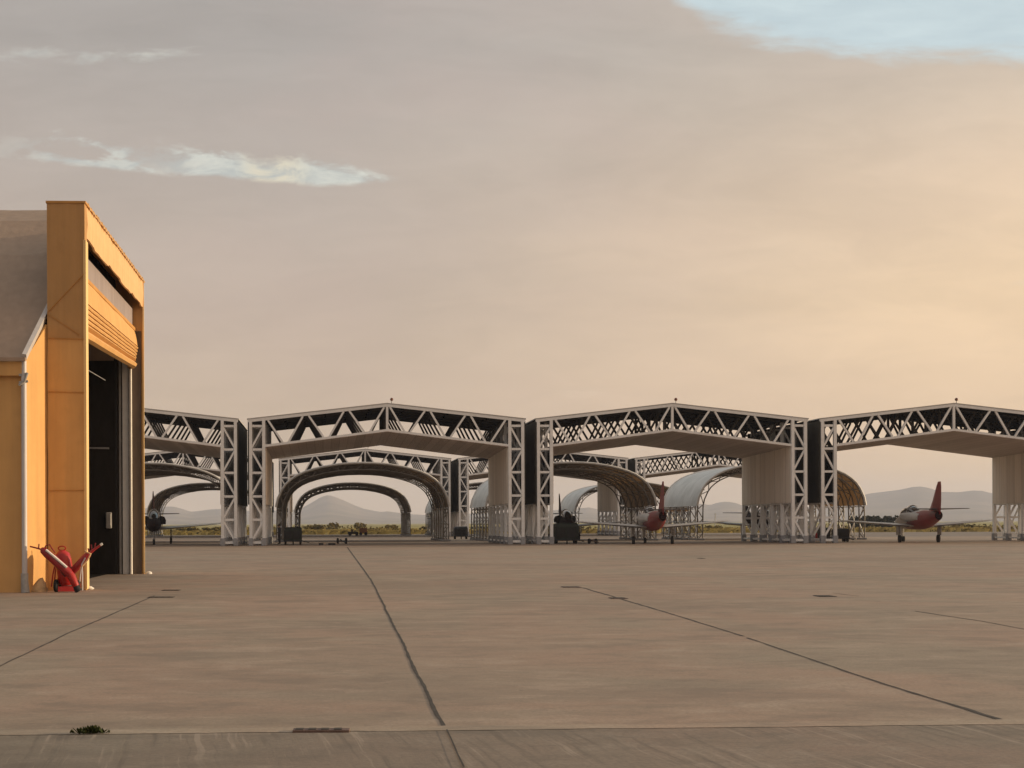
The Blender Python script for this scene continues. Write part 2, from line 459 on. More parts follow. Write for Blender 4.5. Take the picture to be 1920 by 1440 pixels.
    cen = t.math('MULTIPLY', t.smooth(u, U(440), U(490)), t.smooth(u, U(600), U(530)))
    veil = t.mix(t.smooth(r2, .38, .62), L(196, 200, 195), L(222, 223, 212))
    veil = t.mix(t.math('MULTIPLY', cen, t.smooth(r2, .3, .55)), veil, L(238, 228, 202))
    veil = t.mix(t.smooth(u, U(900), U(1200)), veil, L(208, 224, 228))
    t.put(b3.inputs[0], veil); b3.inputs[1].default_value = 1.0
    mv = t.node('ShaderNodeMixShader')
    t.put(mv.inputs[0], t.math('ADD', .88, t.math('MULTIPLY', rg, .5), clamp=True)); t.l.new(b1.outputs[0], mv.inputs[1]); t.l.new(b3.outputs[0], mv.inputs[2])
    mx = t.node('ShaderNodeMixShader')
    t.put(mx.inputs[0], gap); t.l.new(b2.outputs[0], mx.inputs[1]); t.l.new(mv.outputs[0], mx.inputs[2])
    t.l.new(mx.outputs[0], out.inputs[0])
world()
sl = bpy.data.lights.new('sun', 'SUN'); sl.energy = 5.0; sl.angle = R(.5); sl.color = (1, .76, .48)
sun = bpy.data.objects.new('sun', sl); COL.objects.link(sun)
sd = Vector((math.sin(SUN_AZ) * math.cos(SUN_EL), math.cos(SUN_AZ) * math.cos(SUN_EL), math.sin(SUN_EL)))
sun.rotation_euler = sd.to_track_quat('Z', 'Y').to_euler()

# ------------------------------------------------------------------ ground
def sheet(name, x0, x1, y0, y1, z, m, cuts=1):
    b = MB(); b.add([(x0,y0,z),(x1,y0,z),(x1,y1,z),(x0,y1,z)], [(0,1,2,3)])
    return tag(b.build(name, m), kind='structure')
sheet('ground', -5000, 5600, -250, 7400, -.05, M['field'])
sheet('apron', -140, 190, -60, 140, 0, M['apron'])
sheet('taxiway', -220, 290, 140, 199, -.01, M['taxi'])
# kerb-like brushed strip that the photographer stands on
EDGE = 10.62
b = MB(); b.box((-40, -40, -.02), (60, EDGE, .006)); tag(b.build('pavement', M['kerb']), kind='structure')
# raised lip of worn concrete between the strip and the apron
b = MB()
xs = [-14 + .16 * i for i in range(220)]
top, bot = [], []
for x in xs:
    w = .10 + .07 * mnoise.noise((x * .6, 3, 0)) + .03 * mnoise.noise((x * 4, 8, 0))
    top.append((x, EDGE + .10 + max(w, .03) * 1.6, .004)); bot.append((x, EDGE - .03 + .03 * mnoise.noise((x * 2.2, 5, 0)), .009 + .002 * mnoise.noise((x * 3, 0, 0))))
b.add(top + bot, [(i, i + len(xs), i + len(xs) + 1, i + 1) for i in range(len(xs) - 1)])
M['lip'] = concrete('worn_edge_concrete', (.37, .295, .23))
for p in b.f[:1]: pass
b.f = [tuple(reversed(f)) if False else f for f in b.f]
tag(b.build('pavement_lip', M['lip']), kind='structure')

def joint(pts, w, name='pavement_joint', z=.004, amp=.4, m=None, step=.12):
    """ragged dark joint along a polyline on the ground; w = width at each point"""
    b = MB(); Ls = []; Rs = []
    P = []
    for k in range(len(pts) - 1):
        p, q = Vector(pts[k]), Vector(pts[k+1]); n = max(2, int((q - p).length / step))
        for i in range(n):
            f = i / n; P.append((p.lerp(q, f), w[k] * (1 - f) + w[k+1] * f))
    P.append((Vector(pts[-1]), w[-1]))
    d = (Vector(pts[-1]) - Vector(pts[0])).normalized(); nrm = Vector((-d.y, d.x, 0))
    s = random.random() * 50
    for i, (p, ww) in enumerate(P):
        c = p + nrm * (.016 * mnoise.noise((i * step * .8, s, 0)))
        a1 = .5 + amp * mnoise.noise((i * step * 3, s, 5)); a2 = .5 + amp * mnoise.noise((i * step * 3, s, 9))
        Ls.append((c.x + nrm.x * ww * a1, c.y + nrm.y * ww * a1, z)); Rs.append((c.x - nrm.x * ww * a2, c.y - nrm.y * ww * a2, z))
    n = len(P)
    b.add(Ls + Rs, [(i, i + n, i + n + 1, i + 1) for i in range(n - 1)])
    o = b.build(name, m or M['tar'])
    return tag(o, kind='structure')
joint([gp(832, 1366), gp(770, 1240), gp(736, 1170), gp(697, 1090), gp(672, 1055), gp(651, 1026)], [.034, .032, .034, .04, .05, .07], amp=.32)
joint([gp(868, 1443), gp(836, 1372)], [.012, .012], z=.018)
joint([gp(1894, 1356), gp(1660, 1284), gp(1500, 1230), gp(1400, 1196)], [.05, .030, .026, .030])
joint([gp(1392, 1193), gp(1280, 1158), gp(1160, 1122), gp(1092, 1102)], [.03, .035, .045, .06])
joint([gp(-10, 1254), gp(130, 1186), gp(290, 1117)], [.016, .022, .03])
joint([gp(1925, 1181), gp(1840, 1165), gp(1715, 1146)], [.025, .03, .03])
joint([gp(1610, 1118), gp(1560, 1112)], [.03, .03])

def cover(px0, px1, py, dep, label, m='rust_plate', h=.008):
    p = gp((px0 + px1) / 2, py); wd = (px1 - px0) / F * zc_of(p.x, p.y)
    o = thing('drain_cover', label, 'drain cover', (p.x, p.y, .002), YAW * -1, 'flat covers set in the apron')
    b = MB(); b.cbox((-wd/2, -dep/2, 0), (wd/2, dep/2, h), .003); b.build('frame', M[m], o)
    b = MB(); n = max(4, int(wd / .12))
    for i in range(n): b.box((-wd/2 + .02 + i*(wd-.04)/n, -dep*.38, h), (-wd/2 + .02 + (i+.6)*(wd-.04)/n, dep*.38, h + .004))
    b.build('grating', M['tar'], o)
    return o
cover(548, 654, 1373, .12, 'long reddish cover on the edge of the brushed strip nearest the camera', h=.022)
cover(1053, 1088, 1101, .55, 'dark cover at the far end of the right diagonal joint')
cover(1143, 1174, 1122, .5, 'small dark cover lying on the right diagonal joint')
cover(1530, 1562, 1118, .5, 'dark cover alone in the apron towards the right-hand plane', 'tar')
cover(304, 337, 1107, .35, 'dark cover by the hangar, the farther of two', 'tar')
cover(278, 326, 1120, .3, 'dark cover by the hangar, at the end of the left joint', 'tar')
cover(1310, 1319, 1047, .8, 'tiny dark cover in front of the plane with the tall red tail', 'tar')

# ------------------------------------------------------------------ gabled truss shelters
HALF, DEEP, FR = 9.8, 12.2, [.12, 2.51, 4.9, 7.3, 9.69, 12.08]
XO, XI = 9.62, 8.70                          # outer and inner leg axes of a tower
def zr(x): return 9.98 - abs(x) * .112
def zb(x, y=0): return 8.05 - abs(x) * .127 - .026 * y

def truss_mb(y):
    b = MB()
    for s in (-1, 1):
        b.bar((0, y, zr(0) - .1), (s * HALF, y, zr(HALF) - .1), .2, .2)
        b.bar((0, y, zb(0, y) + .07), (s * XI, y, zb(XI, y) + .07), .17, .18)
        tops = [0, 2.87, 5.74, 8.6]
        bots = [1.43, 4.3, 7.17]
        for i, xb in enumerate(bots):
            b.bar((s * (tops[i] + .2), y, zr(tops[i] + .2) - .2), (s * (xb - .2), y, zb(xb, y) + .14), .135, .14)
            b.bar((s * (tops[i+1] - .2), y, zr(tops[i+1] - .2) - .2), (s * (xb + .2), y, zb(xb, y) + .14), .135, .14)
    b.bar((0, y, zr(0) - .2), (0, y, zb(0, y) + .1), .17, .16)
    return b
LV = [8.42, 6.77, 5.13, 3.47, 1.83, .22]
def tower_mb(s, y):
    b = MB()
    b.bar((s * XO, y, .5), (s * XO, y, zr(XO) - .2), .215, .24)
    b.bar((s * XI, y, .5), (s * XI, y, zr(XI) - .2), .215, .24)
    for z in LV: b.bar((s * (XI + .12), y, z), (s * (XO - .12), y, z), .16, .15)
    inn = True
    for k in range(5):
        a, c = (XI + .08, XO - .08) if inn else (XO - .08, XI + .08)
        b.bar((s * a, y, LV[k] - .12), (s * c, y, LV[k+1] + .14), .13, .12)
        inn = not inn
    return b
def make_shelter(closed):
    """closed: set of sides (-1 left, 1 right) whose wall sheeting goes right down to the ground"""
    o = thing('truss_shelter', 'x', 'aircraft shelter')
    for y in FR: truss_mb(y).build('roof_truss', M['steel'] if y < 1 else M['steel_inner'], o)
    for s in (-1, 1):
        for y in FR:
            t = tower_mb(s, y).build('lattice_tower', M['steel'], o)
            for x in (XO, XI):
                f = MB(); f.cbox((s*x - .17, y - .17, 0), (s*x + .17, y + .17, .54), .02)
                f.build('footing', M['footing'], t)
        zl = .55 if s in closed else 2.9
        b = MB(); n = 24                              # inner lining, faintly pleated between the frames
        pts = []
        for i in range(n + 1):
            y = .18 + (DEEP - .36) * i / n
            pts.append((s * (XI - .16 - (.03 if i % 2 else 0)), y))
        rings = []
        for (x, y) in pts:
            rings.append([(x, y, zl), (x + s * .04, y, zl), (x + s * .04, y, zb(XI, y) - .02), (x, y, zb(XI, y) - .02)])
        b.loft(rings); wl = b.build('wall_lining', M['lining'], o)
        b = MB(); xa = s * (XI - .105); b.box((min(xa, xa + s*.012), .2, zl + .02), (max(xa, xa + s*.012), DEEP - .2, zb(XI, DEEP) - .05)); b.build('shade_board', M['void'], wl)  # added dark board blackens the void side of the pale lining
        b = MB(); b.box((min(s*9.76, s*9.82), .1, 2.9), (max(s*9.76, s*9.82), DEEP - .1, zr(HALF) - .12))
        b.build('outer_cladding', M['cladding'], o)
        if s in closed:
            b = MB(); b.box((min(s*9.755, s*9.8), .14, .5), (max(s*9.755, s*9.8), DEEP - .14, 2.9)); b.build('skirt_sheet', M['lining'], o)
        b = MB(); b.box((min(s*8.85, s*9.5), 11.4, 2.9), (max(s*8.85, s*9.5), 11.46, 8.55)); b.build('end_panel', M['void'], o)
        for x in (XO, XI):
            b = MB(); b.bar((s * x, FR[0], .22), (s * x, FR[-1], .22), .13, .15); b.build('base_rail', M['steel'], o)
            b = MB(); b.bar((s * x, FR[0], 2.86), (s * x, FR[-1], 2.86), .12, .12); b.build('girt', M['steel'], o)
        b = MB()
        for k in range(5):
            y0, y1 = (FR[k], FR[k+1]) if k % 2 else (FR[k+1], FR[k])
            b.bar((s * XO, y0, .3), (s * XO, y1, 2.8), .1, .1)
        b.build('side_brace', M['steel'], o)
    b = MB()                                          # roof sheets with a folded lip
    for s in (-1, 1):
        for yy in ((0, DEEP),):
            vs = []
            for y in yy:
                vs += [(0, y, zr(0)), (s*(HALF+.06), y, zr(HALF+.06)), (s*(HALF+.06), y, zr(HALF+.06)+.07), (0, y, zr(0)+.07)]
            b.add(vs, [(0,1,2,3),(7,6,5,4),(0,4,5,1),(1,5,6,2),(2,6,7,3)])
    b.build('roof', M['roofing'], o)
    b = MB()                                          # underside: deck plates with purlins, coloured near-black for shade
    for s in (-1, 1):
        for y0, y1 in zip(FR[:-1], FR[1:]):
            vs = []
            for y in (y0 + .11, y1 - .11):
                vs += [(s*.1, y, zr(.1)-.03), (s*(HALF-.05), y, zr(HALF-.05)-.03), (s*(HALF-.05), y, zr(HALF-.05)-.05), (s*.1, y, zr(.1)-.05)]
            b.add(vs, [(0,1,2,3),(7,6,5,4),(0,4,5,1),(2,6,7,3)])
        for x in (1.2, 2.9, 4.4, 5.9, 7.3, 8.6): b.bar((s*x, .3, zr(x)-.12), (s*x, DEEP-.3, zr(x)-.12), .09, .14)
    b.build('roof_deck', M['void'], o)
    b = MB()                                          # ceiling lining hung under the bottom chords
    for s in (-1, 1):
        vs = []
        for y in (.02, DEEP - .02):
            vs += [(0, y, zb(0, y)-.03), (s*(XI-.16), y, zb(XI-.16, y)-.03), (s*(XI-.16), y, zb(XI-.16, y)+.0), (0, y, zb(0, y)+.0)]
        b.add(vs, [(0,1,2,3),(7,6,5,4),(0,4,5,1),(1,5,6,2),(2,6,7,3)])
    cl = b.build('ceiling_lining', M['soffit'], o)
    b = MB()
    for s in (-1, 1):
        vs = []
        for y in (.22, DEEP - .22):
            vs += [(s*.02, y, zb(0, y)+.015), (s*(XI-.2), y, zb(XI-.2, y)+.015), (s*(XI-.2), y, zb(XI-.2, y)+.03), (s*.02, y, zb(0, y)+.03)]
        b.add(vs, [(0,1,2,3),(7,6,5,4),(0,4,5,1),(1,5,6,2),(2,6,7,3),(0,3,7,4)])
    b.build('shade_board', M['void'], cl)  # added dark board cuts bounce off the ceiling lining onto the deck
    b = MB(); b.tube([(.34, .4, zr(0)+.06), (.34, .4, zr(0)+.26)], .03, 8)
    lm = b.build('lamp_post', M['steel_dark'], o)
    b = MB(); b.tube([(.34,.4,zr(0)+.24),(.34,.4,zr(0)+.28),(.34,.4,zr(0)+.36),(.34,.4,zr(0)+.43),(.34,.4,zr(0)+.46)], [.05,.11,.12,.08,.02], 10)
    b.build('warning_lamp', M['lampglass'] if 'lampglass' in M else M['red'], lm)
    return o
M['lampglass'] = mat('brown_lamp_glass', (.16, .06, .03), .3, .1, 5)
YA, YB = 100.8, 162.7
CX = [4.52 - 20.38, 4.52, 24.88, 45.36]
G1 = 'gabled truss shelters along the apron'
front = []
protos = {'n': make_shelter(set())}
used = set()
def place(kind, x, y, label):
    o = protos[kind] if kind not in used else copy_tree(protos[kind])
    used.add(kind); o.location = (x, y, 0); tag(o, label, group=G1)
    return o
place('n', CX[0] + .08, YA, 'pale steel truss shelter half hidden behind the orange hangar')
place('n', CX[1], YA, 'near truss shelter with two arch shelters nested behind its opening')
place('n', CX[2], YA, 'near truss shelter over the plane with the tall red tail and grey cheeks')
place('n', CX[3], YA, 'near truss shelter at the right edge, a red-tailed plane standing under its left half')
place('n', CX[0], YB, 'far truss shelter glimpsed low beside the orange hangar')
place('n', CX[1] + .25, YB, 'far truss shelter rising just above the larger arch')
place('n', CX[2] + .3, YB, 'far truss shelter behind the brown-bellied arch, its right wall over a fine lattice')
place('n', CX[3] + .2, YB, 'far truss shelter with long criss-cross girder above the pale blue arch')

# ------------------------------------------------------------------ arched shelters
prof = [(7.16, 0), (7.16, 1.5), (7.13, 2.9), (6.98, 3.6), (6.66, 4.3), (6.35, 4.75), (5.92, 5.14), (5.4, 5.48), (4.76, 5.76), (4.0, 6.0), (3.3, 6.17), (2.0, 6.38), (1.0, 6.46), (0, 6.48)]
full = prof + [(-x, z) for x, z in reversed(prof[:-1])]
def inset(poly, d):
    out = []
    for i, (x, z) in enumerate(poly):
        a = poly[max(i-1, 0)]; c = poly[min(i+1, len(poly)-1)]
        tx, tz = c[0]-a[0], c[1]-a[1]; l = math.hypot(tx, tz)
        out.append((x - tz/l*d, z + tx/l*d))
    return out
inn = inset(full, .46)
def rib_mb(y, r=.055):
    b = MB()
    b.tube([(x, y, z) for x, z in full], r, 6); b.tube([(x, y, z) for x, z in inn], r, 6)
    # evenly spaced web
    def walk(poly, n):
        L = [0]
        for p, q in zip(poly, poly[1:]): L.append(L[-1] + math.hypot(q[0]-p[0], q[1]-p[1]))
        out = []
        for i in range(n + 1):
            s = L[-1] * i / n
            k = max(j for j in range(len(poly) - 1) if L[j] <= s + 1e-6)
            f = (s - L[k]) / (L[k+1] - L[k]); out.append((poly[k][0]*(1-f)+poly[k+1][0]*f, poly[k][1]*(1-f)+poly[k+1][1]*f))
        return out
    n = 36
    A, B = walk(full, n), walk(inn, n)
    for i in range(n):
        p, q = (A[i], B[i+1]) if i % 2 == 0 else (B[i], A[i+1])
        b.bar((p[0], y, p[1]), (q[0], y, q[1]), .06, .06)
    return b
def make_arch():
    o = thing('arch_shelter', 'x', 'aircraft shelter')
    ys = [0, 2.4, 4.8, 7.2, 9.6, 12.0]
    for y in ys:
        r_ = rib_mb(y).build('arch_rib', M['rib'], o)
        for s in (-1, 1):
            f = MB(); f.cbox((s*6.93 - .38, y - .16, 0), (s*6.93 + .38, y + .16, .16), .02)
            f.build('footing', M['footing'], r_)
    cover_p = [p for p in inset(full, -.09) if p[1] >= 2.7]
    b = MB(); rings = []
    ny = 26
    fine = []
    for p, q in zip(cover_p, cover_p[1:]): fine += [p, ((p[0]+q[0])/2, (p[1]+q[1])/2)]
    fine.append(cover_p[-1])
    for i in range(ny + 1):
        y = -.12 + 12.24 * i / ny
        k = -.03 * abs(math.sin(PI * (y / 2.4)))
        rings.append([(x + (k * x / 7 ), y, z + k * .7) for x, z in fine])
    b.loft(rings, caps=False, smooth=True, closed=False)
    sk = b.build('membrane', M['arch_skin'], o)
    for y in (-.13, 12.13):
        b = MB(); b.tube([(x, y, z) for x, z in cover_p], .105, 6)
        b.build('rim', M['rim'], o)
    for (x, z) in [full[4], full[8], full[11], full[13], full[-5], full[-9], full[-12]]:
        b = MB(); b.tube([(x * .985, 0, z - .05), (x * .985, 12, z - .05)], .045, 6)
        b.build('purlin', M['rib'], o)
    for s in (-1, 1):
        b = MB()
        for z in (.3, 1.55, 2.8): b.tube([(s*7.05, 0, z), (s*7.05, 12, z)], .045, 6)
        for y0, y1 in zip(ys, ys[1:]):
            b.tube([(s*7.1, y0, .3), (s*7.1, (y0+y1)/2, 1.55), (s*7.1, y0, 2.8)], .05, 6)
            b.tube([(s*6.75, y1, .3), (s*6.75, (y0+y1)/2, 1.55), (s*6.75, y1, 2.8)], .05, 6)
        b.build('side_brace', M['steel'], o)
    return o
G2 = 'arched membrane shelters behind the gabled ones'
AX = [-14.5, 3.28, 20.75, 38.6]
arch0 = make_arch()
first = True
labs = [['arch shelter whose right flank curves down beside the orange hangar', 'larger arch shelter framing a smaller arch and the peaked hill',
         'brown-bellied arch shelter curving down behind the tall red tail', 'pale blue arch shelter with open lattice rim, ribs brown inside its right end'],
        ['far arch shelter rising from behind the grey jet by the hangar', 'smaller arch shelter nested inside the larger one, hill seen through it',
         'far arch shelter showing only a dark scrap of crown beside the round pale flank', 'far arch shelter with pale curved left flank behind the high lattice wall']]
for r_, y in enumerate((119.0, 177.6)):
    for k, x in enumerate(AX):
        o = arch0 if first else copy_tree(arch0)
        first = False
        o.location = (x + (.35 if r_ and k == 1 else 0), y, 0); tag(o, labs[r_][k], group=G2)

# ------------------------------------------------------------------ trainer jets
def make_plane():
    o = thing('jet_trainer', 'x', 'aircraft')
    st = [(6.25, 1.42, .04, .05), (6.0, 1.42, .20, .20), (5.4, 1.45, .36, .36), (4.4, 1.50, .47, .50), (3.2, 1.56, .52, .60), (1.8, 1.60, .55, .66),
          (.4, 1.62, .62, .70), (-1.2, 1.64, .64, .70), (-2.6, 1.68, .56, .64), (-3.8, 1.76, .44, .52), (-4.9, 1.86, .32, .40), (-5.6, 1.93, .26, .32)]
    N = 20
    def ring(y, zc, w, h): return [(w*math.cos(a), y, zc + h*math.sin(a)) for a in [2*PI*i/N for i in range(N)]]
    rings = []
    for (a, b_) in zip(st, st[1:]):
        for k in range(3):
            f = k / 3; rings.append(ring(*[p*(1-f)+q*f for p, q in zip(a, b_)]))
    rings.append(ring(*st[-1]))
    # front half: grey with a raked red rear division
    cut = 25
    b = MB()
    n = N
    for k in range(len(rings) - 1):
        for i in range(n):
            j = (i+1) % n
            vs = [rings[k][i], rings[k][j], rings[k+1][j], rings[k+1][i]]
            cy = sum(v[1] for v in vs)/4; cz = sum(v[2] for v in vs)/4
            b.add(vs, [(3,2,1,0)], 1 if cy < .9 + (1.5 - cz) * 3.2 else 0, True)
    b.add(rings[0], [tuple(range(n))])
    fus = b.build('fuselage', [M['plane_grey'], M['plane_red']], o)
    bm = bmesh.new(); bm.from_mesh(fus.data); bmesh.ops.remove_doubles(bm, verts=bm.verts, dist=.001); bm.to_mesh(fus.data); bm.free()
    b = MB(); b.tube([(0, -5.58, 1.93), (0, -5.75, 1.94)], [.24, .20], 16); b.build('exhaust', M['plane_maroon'], fus)
    for s in (-1, 1):                                # side intakes
        b = MB()
        b.loft([[(s*.46, 1.7, 1.65), (s*.86, 1.7, 1.65), (s*.90, 1.7, 1.9), (s*.80, 1.7, 2.12), (s*.5, 1.7, 2.15)],
                [(s*.5, .2, 1.5), (s*.94, .2, 1.55), (s*.96, .2, 1.85), (s*.84, .2, 2.1), (s*.5, .2, 2.2)],
                [(s*.45, -2.2, 1.6), (s*.66, -2.2, 1.65), (s*.66, -2.2, 1.8), (s*.6, -2.2, 1.95), (s*.4, -2.2, 2.1)]], smooth=True)
        it = b.build('air_intake', M['plane_grey'], o)
        b = MB(); b.add([(s*.52, 1.705, 1.70), (s*.82, 1.705, 1.70), (s*.85, 1.705, 1.88), (s*.77, 1.705, 2.06), (s*.54, 1.705, 2.08)], [(0,1,2,3,4) if s < 0 else (4,3,2,1,0)]); b.build('intake_mouth', M['black'], it)
    # canopy
    b = MB(); cs = [(4.6, 1.92, .06, .06), (4.2, 1.98, .32, .30), (3.4, 2.02, .42, .52), (2.4, 2.06, .44, .62), (1.4, 2.10, .44, .60), (.5, 2.10, .40, .44), (-.5, 2.05, .22, .22)]
    b.loft([[(w*math.cos(a), y, z + h*math.sin(a)) for a in [PI*i/10 - .0 for i in range(11)]] for (y, z, w, h) in cs], caps=False, smooth=True, closed=False)
    cn = b.build('canopy', M['glass'], o)
    b = MB()
    for (y, z, w, h) in (cs[4],): b.tube([((w+.015)*math.cos(a), y, z + (h+.015)*math.sin(a)) for a in [PI*i/10 for i in range(11)]], .03, 6)
    b.build('canopy_frame', M['plane_grey'], cn)
    def airfoil(y_le, chord, z, x, t):
        pr = [(0, 0), (.08, .5), (.3, 1), (.6, .7), (1, .04), (.6, -.45), (.3, -.6), (.08, -.4)]
        return [(x, y_le - c*chord, z + h*t/2) for c, h in pr]
    for s in (-1, 1):
        b = MB()
        secs = [airfoil(1.5, 2.55, 1.18, s*.3, .34), airfoil(1.3, 2.25, 1.28, s*1.6, .28), airfoil(.75, 1.4, 1.55, s*4.9, .15), airfoil(.6, 1.1, 1.60, s*5.25, .08), airfoil(.3, .6, 1.61, s*5.32, .03)]
        if s > 0: secs = [list(reversed(q)) for q in secs]
        b.loft(secs, smooth=False); w = b.build('wing', M['plane_grey'], o)
        b = MB(); b.loft([[(s*.9, -1.02, 1.19), (s*.9, -1.3, 1.17), (s*.9, -1.3, 1.15), (s*.9, -1.02, 1.13)], [(s*2.9, -.83, 1.37), (s*2.9, -1.1, 1.35), (s*2.9, -1.1, 1.33), (s*2.9, -.83, 1.31)]]); b.build('flap', M['plane_dark'], w)
        b = MB()
        secs = [airfoil(-4.45, 1.25, 2.36, s*.05, .13), airfoil(-4.75, .8, 2.40, s*2.1, .07)]
        if s > 0: secs = [list(reversed(q)) for q in secs]
        b.loft(secs); b.build('tailplane', M['plane_dark'], o)
    b = MB()                                         # fin, swept, with dorsal root
    def fsec(y0, y1, z, t): return [(0, y0, z), (t, y0-(y0-y1)*.35, z), (.01, y1, z), (-.01, y1, z), (-t, y0-(y0-y1)*.35, z)]
    b.loft([fsec(-2.3, -6.0, 2.02, .16), fsec(-3.3, -6.1, 2.4, .12), fsec(-4.05, -6.2, 3.0, .10), fsec(-5.0, -6.22, 3.95, .06), fsec(-5.4, -6.1, 4.25, .03)])
    b.build('tail_fin', M['plane_red'], o)
    b = MB(); b.tube([(0, 5.9, 1.42), (0, 6.65, 1.42)], .02, 6); b.build('pitot', M['plane_dark'], o)
    def gear(x, y, r_, zt, name, door):
        b = MB(); b.tube([(x, y, zt), (x, y, r_ + .12), (x + .0, y - .06, r_)], [.06, .05, .045], 8)
        b.bar((x, y + .03, zt - .05), (x - math.copysign(.5, x) if x else x, y + .3, zt - .02), .05)
        g = b.build(name, M['steel_dark'], o)
        b = MB(); b.tube([(x - .09, y - .06, r_), (x - .085, y - .06, r_), (x + .085, y - .06, r_), (x + .09, y - .06, r_)], [r_*.8, r_, r_, r_*.8], 18); b.build('wheel', M['membrane_dark'], g)
        b = MB(); b.box((x + door - .015, y - .3, r_ + .25), (x + door + .015, y + .35, zt + .05)); b.build('gear_door', M['plane_grey'], g)
    gear(-1.35, -.25, .28, 1.25, 'main_gear', -.14); gear(1.35, -.25, .28, 1.25, 'main_gear', .14)
    gear(0, 4.35, .21, 1.15, 'nose_gear', -.16)
    return o
G3 = 'trainer jets parked in the shelters'
pl = make_plane()
p = gp(1223, 1020.2)
pl.location = (p.x, p.y, 0); pl.rotation_euler = (0, 0, R(-6))
tag(pl, 'grey and red trainer jet seen from behind, red fin before the pale blue arch', group=G3)
dark_mesh = {}
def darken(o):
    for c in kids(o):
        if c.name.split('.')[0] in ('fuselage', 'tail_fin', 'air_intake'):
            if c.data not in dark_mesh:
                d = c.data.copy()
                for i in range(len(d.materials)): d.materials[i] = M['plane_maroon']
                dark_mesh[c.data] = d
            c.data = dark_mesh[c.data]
def jet(px, y, rz, label, dark=True):
    o = copy_tree(pl)
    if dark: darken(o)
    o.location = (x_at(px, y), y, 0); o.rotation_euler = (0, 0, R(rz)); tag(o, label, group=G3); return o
p = gp(1727, 1017)
jet(1721, p.y, -9, 'grey and red trainer jet seen from behind, fin against the hills under the rightmost shelter', False)
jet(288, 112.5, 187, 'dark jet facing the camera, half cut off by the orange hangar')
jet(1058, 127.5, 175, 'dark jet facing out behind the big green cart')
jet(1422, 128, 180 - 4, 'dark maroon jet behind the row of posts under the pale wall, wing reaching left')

# ------------------------------------------------------------------ ground power carts
def make_cart(w, h, d, m):
    o = thing('ground_power_cart', 'x', 'cart')
    b = MB(); z0 = .34
    b.loft([[(-w/2, -d/2, z0), (w/2, -d/2, z0), (w/2, d/2, z0), (-w/2, d/2, z0)],
            [(-w/2, -d/2, h*.80), (w/2, -d/2, h*.80), (w/2, d/2, h*.80), (-w/2, d/2, h*.80)],
            [(-w/2+.05, -d/2+.05, h*.93), (w/2-.03, -d/2+.05, h*.95), (w/2-.03, d/2-.05, h*.95), (-w/2+.05, d/2-.05, h*.93)],
            [(-w/2+.16, -d/2+.16, h*.985), (w/2-.12, -d/2+.16, h), (w/2-.12, d/2-.16, h), (-w/2+.16, d/2-.16, h*.985)]])
    bd = b.build('body', m, o, .015)
    b = MB()
    for x in (-w*.26, w*.2): b.cbox((x - w*.2, -d/2 - .012, z0 + .12), (x + w*.2, -d/2 + .01, h*.76), .006)
    b.build('access_panel', M['black'], bd)
    b = MB(); b.cbox((-w/2 - .03, -d/2 - .04, z0 - .1), (w/2 + .03, d/2 + .04, z0), .015); b.build('chassis', M['grey_cart'], o)
    for x in (-w*.42, 0.02, w*.42):
        if abs(x) < .1:
            b = MB(); b.tube([(x, -d/2 + .1, z0 - .1), (x, -d/2 + .1, .03)], .05, 8); b.build('prop_stand', M['black'], o)
        else:
            for y in (-d*.3, d*.3):
                b = MB(); b.tube([(x-.07, y, .17), (x-.06, y, .17), (x+.06, y, .17), (x+.07, y, .17)], [.13, .17, .17, .13], 16); wl = b.build('wheel', M['membrane_dark'], o)
    b = MB(); b.tube([(w/2, 0, z0 - .05), (w/2 + .45, 0, .16), (w/2 + .55, 0, .16)], .03, 8); b.build('tow_bar', M['black'], o)
    return o
G4 = 'service carts among the shelters'
def cart(px, py, w, h, d, m, label, rz=0):
    o = make_cart(w, h, d, m); p = gp(px, py); o.location = (p.x, p.y + d/2, 0); o.rotation_euler = (0, 0, R(rz)); return tag(o, label, group=G4)
cart(549, 1021.5, 1.30, 1.30, 1.1, M['green_cart'], 'dark green service cart beside a standing person at the near shelter')
cart(864.5, 1011, 1.30, 1.22, 1.1, M['grey_cart'], 'dark grey service cart between two far lattice towers')
cart(1063, 1019.5, 1.70, 1.52, 1.4, M['green_cart'], 'big olive green service cart in front of a dark jet')
cart(1580, 1016, 1.05, 1.02, 1.0, M['black'], 'black service cart behind the left tower of the rightmost shelter')
cart(1548, 1014.5, .8, 1.05, .8, M['black'], 'black boxy cart seen through the lattice of the rightmost shelter tower')

def dolly(px, py, sc, label, m):
    p = gp(px, py)
    o = thing('wheel_dolly', label, 'dolly', (p.x, p.y, 0), .2, 'small wheeled dollies on the apron')
    for s in (-1, 1):
        b = MB(); b.tube([(s*.28*sc - .06, 0, .2*sc), (s*.28*sc - .05, 0, .2*sc), (s*.28*sc + .05, 0, .2*sc), (s*.28*sc + .06, 0, .2*sc)], [.15*sc, .2*sc, .2*sc, .15*sc], 16); b.build('wheel', M['membrane_dark'], o)
    b = MB(); b.tube([(-.28*sc, 0, .2*sc), (.28*sc, 0, .2*sc)], .04, 8); b.bar((0, 0, .22*sc), (0, -1.1*sc, .12), .07); b.bar((0, 0, .22*sc), (0, .5*sc, .3*sc), .07)
    b.build('tow_bar', m, o)
    return o
dolly(641, 1020, 1.15, 'dark two-wheeled tow dolly at the far end of the main joint', M['black'])
dolly(1111, 1019.5, .95, 'brown two-wheeled dolly right of the big olive cart', M['rust_plate'])
